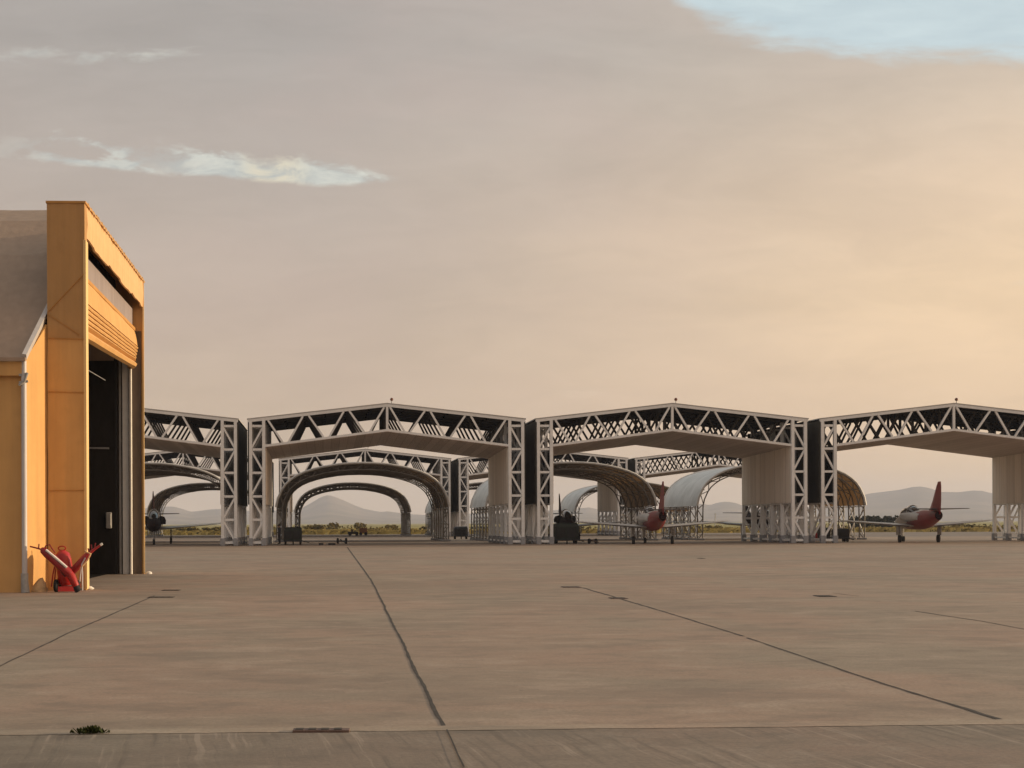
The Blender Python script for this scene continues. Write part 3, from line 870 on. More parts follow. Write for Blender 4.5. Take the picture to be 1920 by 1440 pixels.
def chock(px, py, w, label):
    p = gp(px, py); o = thing('wheel_chock', label, 'chock', (p.x, p.y, 0), 0, 'chocks lying left of the tow dolly')
    b = MB(); b.loft([[(-w/2, -.12, 0), (-w/2, .12, 0), (-w/2, .06, .15), (-w/2, -.06, .15)], [(w/2, -.12, 0), (w/2, .12, 0), (w/2, .06, .15), (w/2, -.06, .15)]]); b.build('block', M['membrane_dark'], o)
    b = MB(); b.tube([(w/2, 0, .1), (w/2 + .12, 0, .12), (w/2 + .16, 0, .06)], .015, 6); b.build('rope_handle', M['rope'], o)
chock(602, 1022, .35, 'short black chock, left of a pair near the tow dolly')
chock(622, 1022, .5, 'long black chock next to the tow dolly')

# orange tug and cone far out by the grass
p = gp(663, 1004.5)
o = thing('tow_tractor', 'low dark and orange tow tractor by the dry grass, seen through both arches', 'tractor', (p.x, p.y, 0)); o.scale = (.66, .66, .66)
b = MB(); b.loft([[(-1.1, -.7, .3), (-1.1, .7, .3), (-1.1, .7, .75), (-1.1, -.7, .75)], [(.1, -.7, .3), (.1, .7, .3), (.1, .7, .8), (.1, -.7, .8)], [(.9, -.65, .3), (.9, .65, .3), (.9, .65, .7), (.9, -.65, .7)]]); b.build('body', M['black'], o, .04)
b = MB(); b.cbox((-.5, -.25, .78), (-.1, .25, 1.25), .05); b.build('seat', M['rust_plate'], o)
b = MB(); b.tube([(.15, 0, .8), (-.05, 0, 1.1)], .03, 6); b.tube([(-.05+.2*math.cos(a)*.3, .2*math.sin(a), 1.1+.2*math.cos(a)*.5) for a in [2*PI*i/10 for i in range(11)]], .02, 6); b.build('steering_wheel', M['black'], o)
for x in (-.7, .6):
    for y in (-.7, .7):
        b = MB(); b.tube([(x, y-.1, .3), (x, y-.09, .3), (x, y+.09, .3), (x, y+.1, .3)], [.24, .3, .3, .24], 14); b.build('wheel', M['membrane_dark'], o)
p = gp(681, 1004)
o = thing('trolley', 'small orange trolley just right of the low tow tractor', 'trolley', (p.x, p.y, 0))
b = MB(); b.cbox((-.5, -.4, .3), (.5, .4, .95), .05); b.build('box', M['orange'], o)
for x in (-.32, .32):
    b = MB(); b.tube([(x, -.42, .2), (x, -.3, .2)], .2, 12); b.tube([(x, .3, .2), (x, .42, .2)], .2, 12); b.build('wheel', M['membrane_dark'], o)
b = MB(); b.tube([(.5, 0, .4), (.8, 0, .9)], .03, 6); b.build('handle', M['orange'], o)

# red extinguisher behind the gap between the two right shelters
def bottle(name, label, cat, loc, h, r_, group=None):
    o = thing(name, label, cat, loc, 0, group)
    b = MB(); b.tube([(0, 0, .02), (0, 0, .06), (0, 0, h*.78), (0, 0, h*.88), (0, 0, h*.93)], [r_*.9, r_, r_, r_*.7, r_*.25], 16); b.build('cylinder', M['red'], o)
    b = MB(); b.tube([(0, 0, h*.92), (0, 0, h)], r_*.25, 8); b.bar((-r_*.3, 0, h), (r_*1.1, 0, h + .05), .04); b.build('valve', M['black'], o)
    b = MB(); b.tube([(r_*.3, 0, h*.96), (r_*1.3, 0, h*.85), (r_*1.25, 0, h*.4)], .02, 6); b.build('hose', M['black'], o)
    return o
p = gp(1528, 1014.5)
bottle('fire_extinguisher', 'small red extinguisher seen in the gap left of the rightmost shelter', 'fire extinguisher', (p.x, p.y, 0), .75, .2)

# ------------------------------------------------------------------ person beside the green cart
def person(px, py, h):
    p = gp(px, py)
    o = thing('person', 'person in dark overalls standing at the left end of the green cart', 'person', (p.x, p.y, 0), R(70))
    k = h / 1.75
    P = {'hip': (0, 0, .93), 'waist': (0, .01, 1.08), 'chest': (0, .02, 1.30), 'neck': (0, .03, 1.47), 'head0': (0, .05, 1.55), 'head1': (0, .06, 1.64), 'head2': (0, .05, 1.72)}
    V = []; E = []; Rr = []
    def vert(c, r_): V.append(tuple(a*k for a in c)); Rr.append((r_[0]*k, r_[1]*k) if isinstance(r_, tuple) else (r_*k, r_*k)); return len(V)-1
    hip = vert(P['hip'], (.155, .12)); wa = vert(P['waist'], (.145, .11)); ch = vert(P['chest'], (.17, .12)); ne = vert(P['neck'], .058)
    h0 = vert(P['head0'], .075); h1 = vert(P['head1'], .098); h2 = vert(P['head2'], .078)
    E += [(hip, wa), (wa, ch), (ch, ne), (ne, h0), (h0, h1), (h1, h2)]
    nose = vert((0, .165, 1.61), .02); E.append((h1, nose))
    for s in (-1, 1):
        th = vert((s*.10, .0, .84), .095); kn = vert((s*.115, .03, .49), .062); cf = vert((s*.12, .0, .30), .058); an = vert((s*.12, -.02, .09), .042); to = vert((s*.13, .15, .045), .04)
        E += [(hip, th), (th, kn), (kn, cf), (cf, an), (an, to)]
        sh = vert((s*.20, .02, 1.39), .062); elb = vert((s*.25, -.02, 1.12), .045); wr = vert((s*.22, .16, .95), .030); pa = vert((s*.215, .21, .92), (.036, .02))
        E += [(ch, sh), (sh, elb), (elb, wr), (wr, pa)]
        for i, (dx, ln) in enumerate(((-.03, .06), (-.01, .07), (.01, .065), (.03, .05))):
            a = vert((s*.215 + dx, .25, .905), .010); c = vert((s*.215 + dx, .25 + ln*.7, .88 - ln*.4), .008); E += [(pa, a), (a, c)]
        t1 = vert((s*.215 - s*.045, .21, .915), .011); t2 = vert((s*.215 - s*.065, .25, .90), .009); E += [(pa, t1), (t1, t2)]
    me = bpy.data.meshes.new('body'); me.from_pydata(V, E, [])
    bd = bpy.data.objects.new('body', me); COL.objects.link(bd); bd.parent = o
    sk = bd.modifiers.new('skin', 'SKIN'); sk.use_smooth_shade = True
    for i, sv in enumerate(me.skin_vertices[0].data):
        sv.radius = Rr[i]; sv.use_root = (i == hip)
    ss = bd.modifiers.new('sub', 'SUBSURF'); ss.levels = 1; ss.render_levels = 2
    # overalls below the neck and above the wrists, skin elsewhere
    m, t, bsd, pos = new_mat('person_skin_and_overalls')
    ob = t.node('ShaderNodeTexCoord').outputs['Object']; x, y, z = t.sep(ob)
    sk_ = t.smooth(z, 1.475*k, 1.485*k)
    hand = t.math('MULTIPLY', t.smooth(y, .165*k, .175*k), t.math('MULTIPLY', t.smooth(z, .8*k, .81*k), t.smooth(z, 1.1*k, 1.09*k)))
    f = t.math('MAXIMUM', sk_, hand)
    t.put(bsd.inputs['Base Color'], t.mix(f, (.03, .03, .04), (.40, .25, .18))); bsd.inputs['Roughness'].default_value = .8
    me.materials.append(m)
    b = MB(); b.tube([(0, .02*k, 1.60*k), (0, .03*k, 1.66*k), (0, .03*k, 1.72*k), (0, .04*k, 1.765*k)], [.104*k, .112*k, .098*k, .04*k], 14); b.build('hair', M['hair'], o)
    for s in (-1, 1):
        b = MB(); b.tube([(s*.035*k, .148*k, 1.645*k), (s*.035*k, .158*k, 1.645*k)], .012*k, 8); b.build('eye', M['black'], o)
        b = MB(); b.tube([(s*.10*k, .05*k, 1.60*k), (s*.108*k, .045*k, 1.64*k)], [.014*k, .018*k], 8); b.build('ear', M['skin'], o)
    return o
person(524, 1020.5, 1.5)

# ------------------------------------------------------------------ hangar
HX0, HXB = -5.6, -6.48                       # front and back face of the portal
YN, YF = 34.0, 45.15                         # near and far outer faces of the portal
HT = 9.12
hg = thing('fabric_hangar', 'ochre fabric hangar with rolled-up curtain door on its tall front portal', 'hangar', (-6, 38, 0))
def H(mb, name, m, parent=None, bevel=0):
    o = mb.build(name, m, None, bevel)
    o.parent = parent or hg
    return o
hg.location = (0, 0, 0)
def panel(x0, x1, y0, y1, z0, z1, name, m, n=None, parent=None, bevel=.008):
    b = MB(); b.box((x0, y0, z0), (x1, y1, z1)); return H(b, name, m, parent, bevel)
# near pillar: fabric sleeve, slightly slack
def sleeve(y0, y1, name):
    b = MB(); rings = []
    for i in range(41):
        z = HT * i / 40
        d = .018 * mnoise.noise((z * .9, y0, 0)); e = .015 * mnoise.noise((z * 1.3, y0 + 5, 0))
        rings.append([(HXB + d, y0 + e, z), ((HXB + HX0)/2, y0 - .012 + e*1.5, z), (HX0 + d*.5, y0 + e, z), (HX0 + d*.5, y1, z), (HXB + d, y1, z)])
    b.loft(rings)
    for q, f in enumerate(b.f):
        if min(b.v[k][2] for k in f) > 5.9: b.m[q] = 1
    return H(b, name, [M['ochre'], M['ochre_dark']])
near = sleeve(YN, YN + .34, 'portal_pillar')
b = MB()                                          # sewn seams and diagonal creases on the near pillar
yv = YN - .02
for (x0, z0, x1, z1) in [(HXB, 6.55, HX0, 7.45), (HXB, 6.5, HX0 - .1, 6.02), (HXB, 5.94, HX0, 5.92), (HXB, 4.68, HX0, 4.66), (HXB, 2.35, HX0, 2.36)]:
    b = MB(); b.bar((x0 + .02, yv, z0), (x1 - .02, yv, z1), .012, .03)
    H(b, 'seam', M['ochre_trim'], near)
b = MB(); b.box((HX0 - .03, YN - .028, .02), (HX0 + .03, YN + .30, 8.25)); H(b, 'edge_trim', M['cream_trim'], near)
far = sleeve(YF - .34, YF, 'portal_pillar')
b = MB(); b.bar((HX0 + .015, YF - .36, .02), (HX0 + .015, YF - .36, HT - .02), .05, .05); H(b, 'edge_trim', M['cream_trim'], far)
b = MB(); b.box((HXB - .02, YN - .03, HT), (HX0 + .03, YF + .03, HT + .05)); H(b, 'portal_cap', M['ochre_trim'])
# header fabric with ragged lower edge
b = MB(); rings = []
for i in range(61):
    y = YN + .34 + (YF - YN - .68) * i / 60
    zl = 8.30 + .05 * mnoise.noise((y * .8, 1, 0)) + (.06 if int(y * .45) % 2 else 0)
    bul = .03 * mnoise.noise((y * 1.1, 7, 0))
    rings.append([(HX0 - .06, y, HT), (HX0 - .0 + bul, y, HT - .02), (HX0 + .02 + bul, y, 8.7), (HX0 - .0 + bul, y, zl), (HX0 - .05, y, zl)])
b.loft(rings); H(b, 'header_flap', M['peach'])
b = MB()
for i in range(26):                               # lacing loops along the top edge
    y = YN + .5 + i * .41 + random.uniform(-.08, .08)
    b.tube([(HX0 - .1, y, HT + .05), (HX0 + .0, y + .03, HT + .09 + random.uniform(0, .03)), (HX0 + .05, y + .05, HT - .06)], .022, 6)
H(b, 'lacing', M['rope'])
panel(HXB, HXB + .05, YN + .34, YF - .34, 7.55, HT, 'header_back', M['interior'])
panel(HX0 - .35, HX0 - .31, YN + .34, YF - .34, 7.66, 8.25, 'screen_panel', M['screen'], bevel=0)
panel(HX0 - .40, HX0 - .22, YN + .34, YF - .34, 7.56, 7.66, 'header_beam', M['ochre_trim'])
# rolled-up curtain: plain skirt above, five soft folds below
b = MB(); rings = []
zz = [(7.56, -.24), (7.4, -.20), (7.2, -.17), (7.0, -.15)]
zf = 6.93
for k in range(5):
    zz += [(zf + .012, -.14 + .004 * k), (zf, -.22), (zf - .022, -.22), (zf - .034, -.13 + .004 * k), (zf - .07, -.115 + .004 * k)]
    zf -= .125
zz += [(6.28, -.25), (6.24, -.12), (6.16, -.06), (6.06, -.10), (6.02, -.22), (6.10, -.34)]
for i in range(45):
    y = YN + .40 + (YF - YN - .86) * i / 44
    f = i / 44
    sg = .012 * math.sin(PI * f) + .008 * mnoise.noise((y * .7, 0, 0))
    rings.append([(HX0 + dx + .012 * mnoise.noise((y * 1.4, z, 0)) - max(0, f - .93) * 2.2 * max(0, 6.9 - z), y - max(0, f - .9) * max(0, 6.8 - z) * 1.5, z - sg * (7.56 - z) / 1.4 + (.30 * f * (7.56 - z) / 1.4)) for z, dx in zz])
b.loft(rings, caps=False, smooth=False, closed=False)
cu = H(b, 'curtain_door', M['ochre']); so = cu.modifiers.new('thick', 'SOLIDIFY'); so.thickness = .02
# far jamb: door guide rails
panel(HXB + .01, HX0 - .05, YF - .375, YF - .345, 0, 7.55, 'jamb_liner', M['jamb'], bevel=0)
for (xa, xb_, y0, m) in [(-6.46, -6.38, .50, 'black'), (-6.33, -6.26, .46, 'steel_dark'), (-6.22, -6.02, .50, 'steel'), (-5.99, -5.93, .60, 'white')]:
    panel(xa, xb_, YF - y0, YF - .377, 0, 7.5, 'guide_rail', M[m], bevel=.01)
b = MB(); b.tube([gp(279, 1076) + Vector((0, 0, -.02)), gp(279, 1076) + Vector((0, 0, .05)), gp(279, 1076) + Vector((0, 0, .08))], [.1, .09, .03], 10)
o = H(b, 'anchor_foot', M['white'])
# body of the hangar
YE, YFE = 33.0, 46.1
rp = [(YE - .12, 5.30), (34.5, 6.72), (36.3, 8.35), (38.0, 9.58), (39.55, 10.2)]
rp = rp + [(79.1 - y, z) for y, z in reversed(rp[:-1])]
b = MB()
nx = 24
rings = []
for i in range(nx + 1):
    xs_ = lambda y: -30 + ((HXB + .02 if 34.4 < y < 44.7 else -6.80) + 30) * i / nx
    sag = -.05 * abs(math.sin(i * PI / 4))
    r1 = [(xs_(y), y, z + sag * math.sin(PI * k / (len(rp) - 1))) for k, (y, z) in enumerate(rp)]
    rings.append(r1 + [(xs_(y), y, z - .06) for y, z in reversed(rp)])
b.loft(rings, smooth=False)
H(b, 'roof', [M['roof_fabric']])
panel(-30, -6.80, YE, YE + .1, 0, 5.28, 'side_wall', M['ochre'], bevel=0)
panel(-30, -6.80, YE - .16, YE - .005, 4.93, 5.26, 'eaves_valance', M['ochre'], bevel=.02)
panel(-30, -6.5, YFE - .1, YFE, 0, 5.28, 'side_wall', M['ochre'], bevel=0)
panel(-30, -29.9, YE + .1, YFE - .1, 0, 5.3, 'end_wall', M['ochre'], bevel=0)
# front gable strip between corner and portal, angled a little
b = MB(); rings = []
for i in range(25):
    f = i / 24; x = -6.80 + .31 * f; y = YE + .02 + 1.03 * f
    w = .05 * math.sin(f * 9) * (1 - f); zt = 5.28 + (y - YE) * .94
    rings.append([(x - .06, y, 0), (x + w + .03 * math.sin(f * 14), y, 0), (x + w, y, 1.0), (x + w * .3, y, 2.5), (x, y, zt), (x - .06, y, zt)])
b.loft(rings); H(b, 'gable_wall', M['ochre'])
panel(-6.55, -6.49, YF + .005, YFE - .1, 0, 6.2, 'gable_wall', M['ochre'], bevel=0)
b = MB(); b.add([(-6.52, YE + 1.0, 5.28), (-6.52, YFE - .1, 5.28)] + [(-6.52, y, z - .08) for y, z in reversed(rp[1:-1])], [tuple(range(2 + len(rp) - 2))])
# verge flashing and downpipe at the near corner
b = MB()
b.bar((-6.78, YE - .16, 5.36), (-6.50, 34.5, 6.82), .10, .16)
b.bar((-6.50, 34.5, 6.82), (-6.50, 36.3, 8.45), .08, .14)
H(b, 'verge_flashing', M['pipe'])
b = MB(); px_ = -6.80; py_ = YE - .11
b.tube([(px_, py_, 5.28), (px_, py_, 4.7), (px_, py_, 2.2), (px_, py_, .42)], .062, 12)
dp = H(b, 'downpipe', M['pipe'])
b = MB(); b.tube([(px_, py_, .44), (px_, py_, .25), (px_ + .02, py_ - .02, 0)], [.085, .085, .10], 12); H(b, 'pipe_shoe', M['steel_dark'], dp)
b = MB()
for z in (4.78, 4.95): b.bar((px_ - .10, py_ - .03, z), (px_ + .10, py_ - .03, z + .03), .05)
b.tube([(px_ - .10, py_ - .05, 4.72), (px_ + .03, py_ - .07, 4.80), (px_ + .09, py_ - .05, 5.0)], .03, 8)
H(b, 'pipe_bracket', M['steel_dark'], dp)
b = MB(); b.bar((-30, YE - .22, 5.30), (-6.74, YE - .22, 5.30), .08, .08); H(b, 'gutter', M['roof_fabric'])
# interior, coloured near-black to stand for its unlit depth
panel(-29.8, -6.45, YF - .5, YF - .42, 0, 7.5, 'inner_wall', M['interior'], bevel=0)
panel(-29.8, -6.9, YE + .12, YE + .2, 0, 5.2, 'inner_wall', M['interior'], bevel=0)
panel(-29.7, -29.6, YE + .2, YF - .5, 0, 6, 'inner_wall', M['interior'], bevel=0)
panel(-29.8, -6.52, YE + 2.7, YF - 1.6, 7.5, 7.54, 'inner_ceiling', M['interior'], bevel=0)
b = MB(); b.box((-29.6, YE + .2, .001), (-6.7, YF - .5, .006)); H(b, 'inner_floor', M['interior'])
b = MB(); b.tube([(-8.6, YF - .56, 3.93), (-6.62, YF - .56, 3.9)], .03, 8); b.tube([(-6.95, 36.2, 6.05), (-6.72, YF - .6, 6.0)], .013, 8); H(b, 'conduit', M['footing'])
b = MB(); b.cbox((-6.72, YF - .66, 1.42), (-6.54, YF - .5, 1.92), .02); cb = H(b, 'switch_box', M['steel_dark'])
b = MB(); b.cbox((-6.70, YF - .672, 1.5), (-6.56, YF - .655, 1.86), .008); H(b, 'switch_box_door', M['steel_dark'], cb)

# ------------------------------------------------------------------ extinguishers by the hangar corner
EY = 33.0
sc_ = F / zc_of(-6.2, EY)
def E3(px, py, dy=0): return Vector((x_at(px, EY + dy), EY + dy, z_at(px, py, EY + dy)))
GX = 'fire extinguishers at the hangar corner'
base = E3(118, 1106, .25); base.z = 0
o = thing('wheeled_extinguisher', 'large upright red drum extinguisher on wheels at the hangar corner', 'fire extinguisher', base, 0, GX)
def off(px, py, dy=.25): return E3(px, py, dy) - base
ax = [off(125, 1098), off(124, 1090), off(118, 1050), off(116, 1039), off(115, 1032)]
b = MB(); b.tube(ax, [.12, .19, .19, .175, .07], 22); b.build('drum', M['red'], o)
b = MB(); c0 = off(116, 1028); b.tube([c0 + Vector((.085*math.cos(a), .0, .05*math.sin(a))) for a in [2*PI*i/14 for i in range(15)]], .016, 6); b.build('ring_handle', M['red'], o)
b = MB(); b.tube([off(107, 1042, .1), off(99, 1075, .1), off(96, 1100, .1)], .018, 6); b.tube([off(107, 1042, .4), off(103, 1075, .4), off(101, 1100, .4)], .018, 6); b.build('stand_frame', M['red'], o)
for (px_, py_, r_, dy) in ((105, 1097.5, .145, -.05), (146, 1098, .12, .55)):
    c = off(px_, py_, .25 + dy); c.z = r_
    b = MB(); b.tube([c + Vector((-.045, -.01, 0)), c + Vector((-.035, -.01, 0)), c + Vector((.035, .0, 0)), c + Vector((.045, .0, 0))], [r_*.82, r_, r_, r_*.82], 20)
    w = b.build('wheel', M['membrane_dark'], o)
    b = MB(); b.tube([c + Vector((-.052, -.01, 0)), c + Vector((.052, 0, 0))], r_*.4, 14); b.build('hub', M['red'], w)
b = MB(); c1 = off(105, 1097.5, .2); c2 = off(146, 1098, .8); c1.z, c2.z = .145, .12; b.tube([c1, c2], .025, 8); b.build('axle', M['black'], o)
b = MB(); b.bar(off(108, 1104, .12), off(140, 1104, .3), .12, .03); b.build('foot_plate', M['red_dull'], o)

base = E3(140, 1108, -.15); base.z = 0
o = thing('hose_extinguisher', 'slim red extinguisher with pale hose highlight, leaning up to the left over the drum', 'fire extinguisher', base, 0, GX)
def off(px, py, dy=-.15): return E3(px, py, dy) - base
b = MB(); b.tube([off(134, 1080), off(128, 1074), off(88, 1038), off(80, 1031), off(77, 1028)], [.07, .105, .10, .08, .03], 16); b.build('cylinder', M['red_dull'], o)
b = MB(); b.tube([off(125, 1064, -.26), off(104, 1046, -.26), off(86, 1031, -.25)], [.028, .03, .028], 8); b.build('hose_highlight', M['white'], o)  # white tube paints in the highlight along the hose
b = MB(); b.tube([off(128, 1070), off(134, 1082), off(142, 1099)], [.07, .095, .075], 14); b.build('discharge_horn', M['red'], o)
b = MB(); b.tube([off(141, 1098), off(144, 1104), off(147, 1109)], [.06, .075, .08], 14); b.build('nozzle', M['membrane_dark'], o)
b = MB(); b.tube([off(80, 1031), off(70, 1028), off(56, 1024.5)], .02, 6); b.bar(off(72, 1030), off(73, 1020), .025); b.build('lever', M['red_dull'], o)
b = MB(); b.tube([off(82, 1030), off(86, 1023), off(93, 1021), off(97, 1028), off(103, 1036)], .016, 6); b.build('hose', M['red_dull'], o)
b = MB(); b.tube([off(112, 1066), off(120, 1074), off(124, 1080)], [.03, .06, .04], 8); b.build('grip', M['black'], o)

base = E3(153, 1104, .2); base.z = 0
o = thing('tilted_extinguisher', 'slim red extinguisher leaning up to the right in front of the dark doorway', 'fire extinguisher', base, 0, GX)
def off(px, py, dy=.1): return E3(px, py, dy) - base
b = MB(); b.tube([off(133, 1075), off(136, 1071), off(160, 1045), off(166, 1039), off(169, 1036)], [.05, .085, .085, .07, .03], 16); b.build('cylinder', M['red_dull'], o)
b = MB(); b.tube([off(168, 1037), off(178, 1029), off(190, 1021)], [.04, .03, .022], 8); b.bar(off(172, 1032), off(171, 1021), .025); b.bar(off(177, 1029), off(179, 1018), .022); b.bar(off(168, 1040), off(165, 1028), .03); b.build('valve', M['red_dull'], o)
b = MB(); b.tube([off(188, 1022), off(192, 1019.5)], .028, 8); b.build('tip', M['white'], o)
b = MB(); b.tube([off(160, 1046, 0), off(153, 1058, 0), off(154, 1075, 0), off(154, 1107, 0)], .018, 6); b.tube([off(152, 1060, .2), off(149, 1090, .2)], .016, 6); b.build('leg', M['pipe'], o)
b = MB(); b.tube([off(159, 1033, 0), off(163, 1036, -.02), off(170, 1038, 0), off(164, 1050, 0), off(150, 1066, 0)], .02, 6); b.build('hose', M['rope'], o)

# slack canvas heap, box and a pale stone by the corner
p = gp(72, 1110)
b = MB(); rings = []
for i in range(15):
    a = 2*PI*i/14
rr = []
for k, (z, r_) in enumerate([(0, .17), (.05, .17), (.12, .13), (.2, .09), (.27, .05), (.31, .015)]):
    rr.append([(r_*math.cos(2*PI*i/18)*(1.2 + .45*mnoise.noise((i*.8, k*.5, 2))) + .05*k*.4 - .03, r_*math.sin(2*PI*i/18)*(.9 + .3*mnoise.noise((i*.8, k*.5, 6))), z*(1 + .25*mnoise.noise((i*.6, k, 3)))) for i in range(18)])
b.loft(rr, smooth=True)
o = b.build('canvas_heap', M['rope']); o.location = (p.x, p.y + .05, 0); tag(o, 'slack tan canvas heap on the ground beside the downpipe', 'canvas')
p = gp(36, 1108)
o = thing('junction_box', 'dark low box on the ground left of the downpipe', 'box', (p.x, p.y + .1, 0))
b = MB(); b.cbox((-.14, -.07, 0), (.14, .07, .24), .015); b.build('case', M['footing'], o); b = MB(); b.cbox((-.15, -.08, .24), (.15, .08, .27), .008); b.build('lid', M['rust_plate'], o)
b = MB(); b.tube([(-.9, .0, .03), (-.4, -.02, .035), (-.14, 0, .06)], .025, 8); b.build('cable', M['black'], o)
p = gp(166, 1105.5)
b = MB(); b.loft([[((.11 - abs(z - .03)*1.2)*math.cos(2*PI*i/12)*1.2, (.11 - abs(z-.03)*1.2)*math.sin(2*PI*i/12)*.8, z*(1 + .2*mnoise.noise((i, 0, 1)))) for i in range(12)] for z in (0, .03, .06, .08)], smooth=True)
o = b.build('pale_stone', M['white']); o.location = p; tag(o, 'small pale stone on the ground right of the extinguishers', 'stone')

# ------------------------------------------------------------------ vegetation
def leaf_cloud(b, c, rad, n, size, mi=0, up=.5):
    cx, cy, cz = c
    for _ in range(n):
        while True:
            q = Vector((random.uniform(-1, 1), random.uniform(-1, 1), random.uniform(-1, 1)))
            if .25 < q.length < 1: break
        p = Vector((cx + q.x*rad[0], cy + q.y*rad[1], cz + q.z*rad[2]))
        if p.z < .02: p.z = random.uniform(.02, .3)
        a = Vector((random.gauss(0, 1), random.gauss(0, 1), random.gauss(0, 1))).normalized()
        d = a.cross(Vector((random.gauss(0, 1), random.gauss(0, 1), up))).normalized()
        s = size * random.uniform(.6, 1.4)
        b.add([p - a*s - d*s*.4, p + a*s*.2 - d*s*.6, p + a*s + d*s*.3, p - a*s*.2 + d*s*.6], [(0, 1, 2, 3)], mi)

# weed in the joint nearest the camera
p = gp(170, 1377)
b = MB()
for i in range(230):
    a = random.uniform(0, 2*PI); r_ = abs(random.gauss(0, .052)); x = r_*math.cos(a)*1.15; y = r_*math.sin(a)*.4
    hh = random.uniform(.02, .065) * (1 - min(r_, .17)*3.5); ln = Vector((random.gauss(0, .025), random.gauss(0, .02), max(hh, .01)))
    w = random.uniform(.004, .009); d = Vector((math.cos(a*3), math.sin(a*3), 0)) * w
    q = Vector((x, y, 0))
    b.add([q - d, q + d, q + ln*.6 + d*1.6, q + ln, q + ln*.6 - d*1.6], [(0, 1, 2, 3, 4)])
o = b.build('weed', M['weed']); o.location = (p.x, p.y, .012); tag(o, 'low dark green weed growing in the edge of the brushed strip', 'weed')

# dry grass and scrub beyond the taxiway: uncountable
b = MB()
for i in range(5200):
    y = 199.5 + abs(random.gauss(0, 1)) * 38; x = random.uniform(-.28*y - 8, .52*y + 10)
    h_ = random.uniform(.25, .7) * (.8 + .5*mnoise.noise((x*.05, y*.05, 0)))
    for _ in range(2):
        dx = random.gauss(0, .5)
        b.add([(x+dx-.4, y, -.05), (x+dx+.4, y+random.uniform(-.3,.3), -.05), (x+dx+random.gauss(0,.25)+.15, y, h_), (x+dx+random.gauss(0,.25)-.15, y, h_*.9)], [(0, 1, 2, 3)])
tag(b.build('dry_grass', M['dry']), 'dry yellow grass beyond the taxiway', 'grass', kind='stuff')
b = MB()
for i in range(100):
    y = random.choice((random.uniform(201, 206), random.uniform(225, 420))); x = random.uniform(-.28*y - 8, .52*y + 10)
    h_ = random.uniform(.25, .55) if y < 210 else random.uniform(.5, 1.05)
    leaf_cloud(b, (x, y, h_*.5), (random.uniform(.8, 2.6) * (1 if y < 210 else 2.2), .9, h_*.62), 60 if y < 210 else 90, .17 if y < 210 else .26)
tag(b.build('low_scrub', M['scrub']), 'low olive scrub scattered through the dry grass', 'scrub', kind='stuff')
def bush(px, py_top, y, w, label, m='scrub'):
    x = x_at(px, y); h_ = z_at(px, py_top, y)
    o = thing('bush', label, 'bush', (x, y, -.05), 0, 'bushes on the skyline of the field')
    b = MB()
    for k in range(9): leaf_cloud(b, (random.uniform(-.42, .42)*w, random.uniform(-.6, .6), h_*random.uniform(.35, .62)), (w*.2, .8, h_*.36), 70, .2)
    b.build('foliage', M[m], o)
    b = MB()
    for k in range(4): b.tube([(0, 0, 0), (random.uniform(-.35,.35)*w, 0, h_*.6)], [.07, .03], 6)
    b.build('stem', M['trunk'], o)
bush(622, 978.6, 300, 2.6, 'round dark bush under the peaked hill, left of a pair seen through the arches')
bush(676, 978.2, 305, 2.8, 'wider dark bush right of the peaked hill, seen through the arches')
bush(590, 982.0, 280, 3.6, 'flat olive bush at the left foot of the peaked hill')
bush(735, 982.6, 290, 3.2, 'flat olive bush left of the small arch right leg')
bush(800, 985, 250, 2.4, 'small bush between the right legs of the two arches')
bush(1340, 984, 260, 3.0, 'small bush under the wing of the jet behind the posts')
bush(1845, 986, 240, 3.0, 'yellow-green bush at the foot of the rightmost pale wall')
bush(352, 987, 235, 3.2, 'bush showing under the wing of the jet by the hangar')
bush(398, 986, 245, 3.6, 'bush beside the lattice tower nearest the orange hangar')
def tree(px, py_top, y, w, label):
    x = x_at(px, y); h_ = z_at(px, py_top, y)
    o = thing('tree', label, 'tree', (x, y, -.05), 0, 'dark trees in a row behind the rightmost jet')
    b = MB(); b.tube([(0, 0, 0), (.05, 0, h_*.3), (.0, 0, h_*.7)], [.16, .12, .05], 8)
    for k in range(5): b.tube([(0, 0, h_*(.25+.08*k)), (random.uniform(-.4, .4)*w, random.uniform(-.4, .4), h_*(.55+.07*k))], [.06, .02], 6)
    b.build('trunk', M['trunk'], o)
    b = MB()
    for k in range(16): leaf_cloud(b, (random.uniform(-.42, .42)*w, random.uniform(-.8, .8), h_*random.uniform(.25, .80)), (w*.18, .7, h_*.17), 75, .2)
    b.build('crown', M['leaf'], o)
for px, py, w, l in ((1603, 966, 2.6, 'leftmost of the dark trees, half behind the arch braces'), (1624, 965, 2.8, 'dark flat-topped tree left of the notch in the tree row'), (1647, 964.5, 2.8, 'dark tree at the notch, in the middle of the tree row'), (1671, 964, 2.9, 'dark dense tree right of the notch in the tree row'), (1693, 965, 2.4, 'rightmost dark tree, touching the grey jet cheek')):
    tree(px, py, 285, w, l)
p = x_at(1341, 420)
o = thing('mast', 'thin mast on the horizon below the twin hump hills', 'mast', (p, 420, -.05))
b = MB(); b.tube([(0, 0, 0), (0, 0, 4.2)], [.16, .10], 8); b.build('pole', M['steel_dark'], o)
b = MB(); b.bar((-.4, 0, 3.9), (.4, 0, 3.9), .1); b.build('crossarm', M['steel_dark'], o)

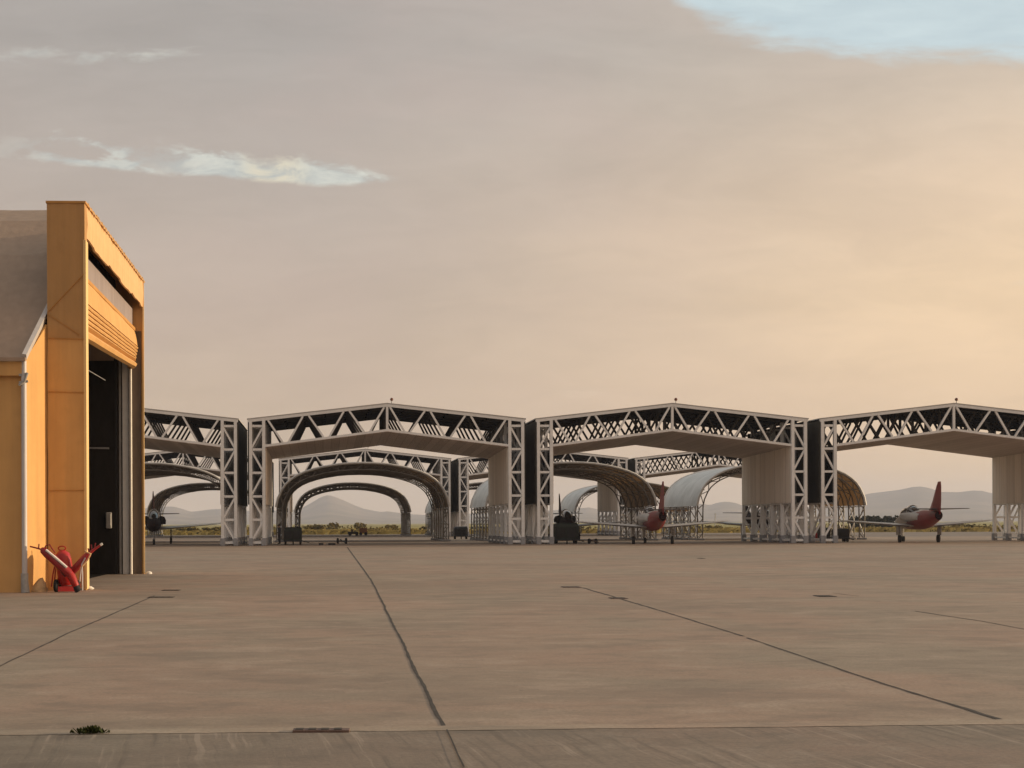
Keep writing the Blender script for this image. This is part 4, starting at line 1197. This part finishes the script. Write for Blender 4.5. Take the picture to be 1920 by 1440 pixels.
# ------------------------------------------------------------------ hills
pts = [(-900, 962), (-400, 950), (-100, 958), (100, 950), (250, 955), (300, 950.5), (325, 949.5), (342, 954), (358, 959.5), (380, 957), (410, 954), (470, 958), (530, 957), (562, 955), (582, 944), (600, 933), (615, 927.5), (628, 931), (645, 938), (662, 946), (680, 953.5), (700, 957.5), (715, 960), (728, 958.5), (745, 961), (770, 964), (800, 965.5), (850, 964), (950, 960), (1050, 956), (1090, 953), (1105, 951), (1125, 956), (1180, 958), (1260, 953), (1300, 946), (1318, 944), (1330, 947.5), (1345, 942.5), (1362, 940.5), (1378, 942.5), (1395, 949), (1450, 955), (1520, 950), (1580, 940), (1610, 931), (1627, 927), (1655, 922), (1690, 917.5), (1710, 913.5), (1725, 912.5), (1745, 915.5), (1762, 922.5), (1800, 922.5), (1825, 919.5), (1840, 920), (1860, 925), (1920, 932), (2050, 925), (2300, 938), (2800, 950), (3400, 962)]
def hill_y(px):
    for (a, ya), (c, yc) in zip(pts, pts[1:]):
        if a <= px <= c:
            f = (px - a) / (c - a); return ya + (yc - ya) * f
    return 962
b = MB(); rows = []
RC = 6000.0
NAZ = 560
prof_t = [(4300, 0), (4600, .10), (4900, .22), (5200, .38), (5450, .55), (5700, .76), (5880, .92), (RC, 1.0), (6150, .93), (6400, .6), (6700, .2), (6950, 0)]
for rr_, f in prof_t:
    row = []
    for i in range(NAZ + 1):
        px = -900 + 4300 * i / NAZ
        az = math.atan((px - PX) / F) + YAW
        yy = RC; hgt = EYE + (yh(px) - hill_y(px)) * zc_of(math.tan(az) * yy, yy) / F
        Xd, Yd = math.tan(az) * rr_, rr_
        n = mnoise.fractal((Xd * .0022, Yd * .0022, 3), 1.0, 2.0, 6)
        n2 = mnoise.fractal((Xd * .008, Yd * .008, 8), 1.0, 2.0, 3)
        z = hgt * f * (1 + (.30 * n * (1 - f) + .02 * n2)) if f > 0 else -6
        row.append((Xd, Yd, z - .05))
    rows.append(row)
b.loft(rows, caps=False, smooth=True, closed=False)
tag(b.build('hills', M['hill']), kind='structure')

# ------------------------------------------------------------------ haze : even air round the whole place
b = MB(); b.box((-5200, -300, -1.05), (5800, 7600, 190))
hz = b.build('haze', [])
hm = bpy.data.materials.new('haze_air'); hm.use_nodes = True
t = NT(hm.node_tree); t.n.clear()
ho = t.node('ShaderNodeOutputMaterial'); pv = t.node('ShaderNodeVolumePrincipled')
pv.inputs['Color'].default_value = (.74, .80, 1.0, 1); pv.inputs['Density'].default_value = 1.45e-4
pv.inputs['Anisotropy'].default_value = .0
t.l.new(pv.outputs[0], ho.inputs['Volume'])
hz.data.materials.append(hm)
tag(hz, kind='stuff')

# ------------------------------------------------------------------ render settings
S.view_settings.view_transform = 'Standard'; S.view_settings.look = 'None'
S.view_settings.exposure = 0.0; S.view_settings.gamma = 1.0
S.render.engine = 'CYCLES'
cy = S.cycles
cy.use_denoising = True
cy.max_bounces = 7; cy.diffuse_bounces = 4; cy.glossy_bounces = 2; cy.transmission_bounces = 4; cy.volume_bounces = 1; cy.transparent_max_bounces = 6
cy.caustics_reflective = False; cy.caustics_refractive = False
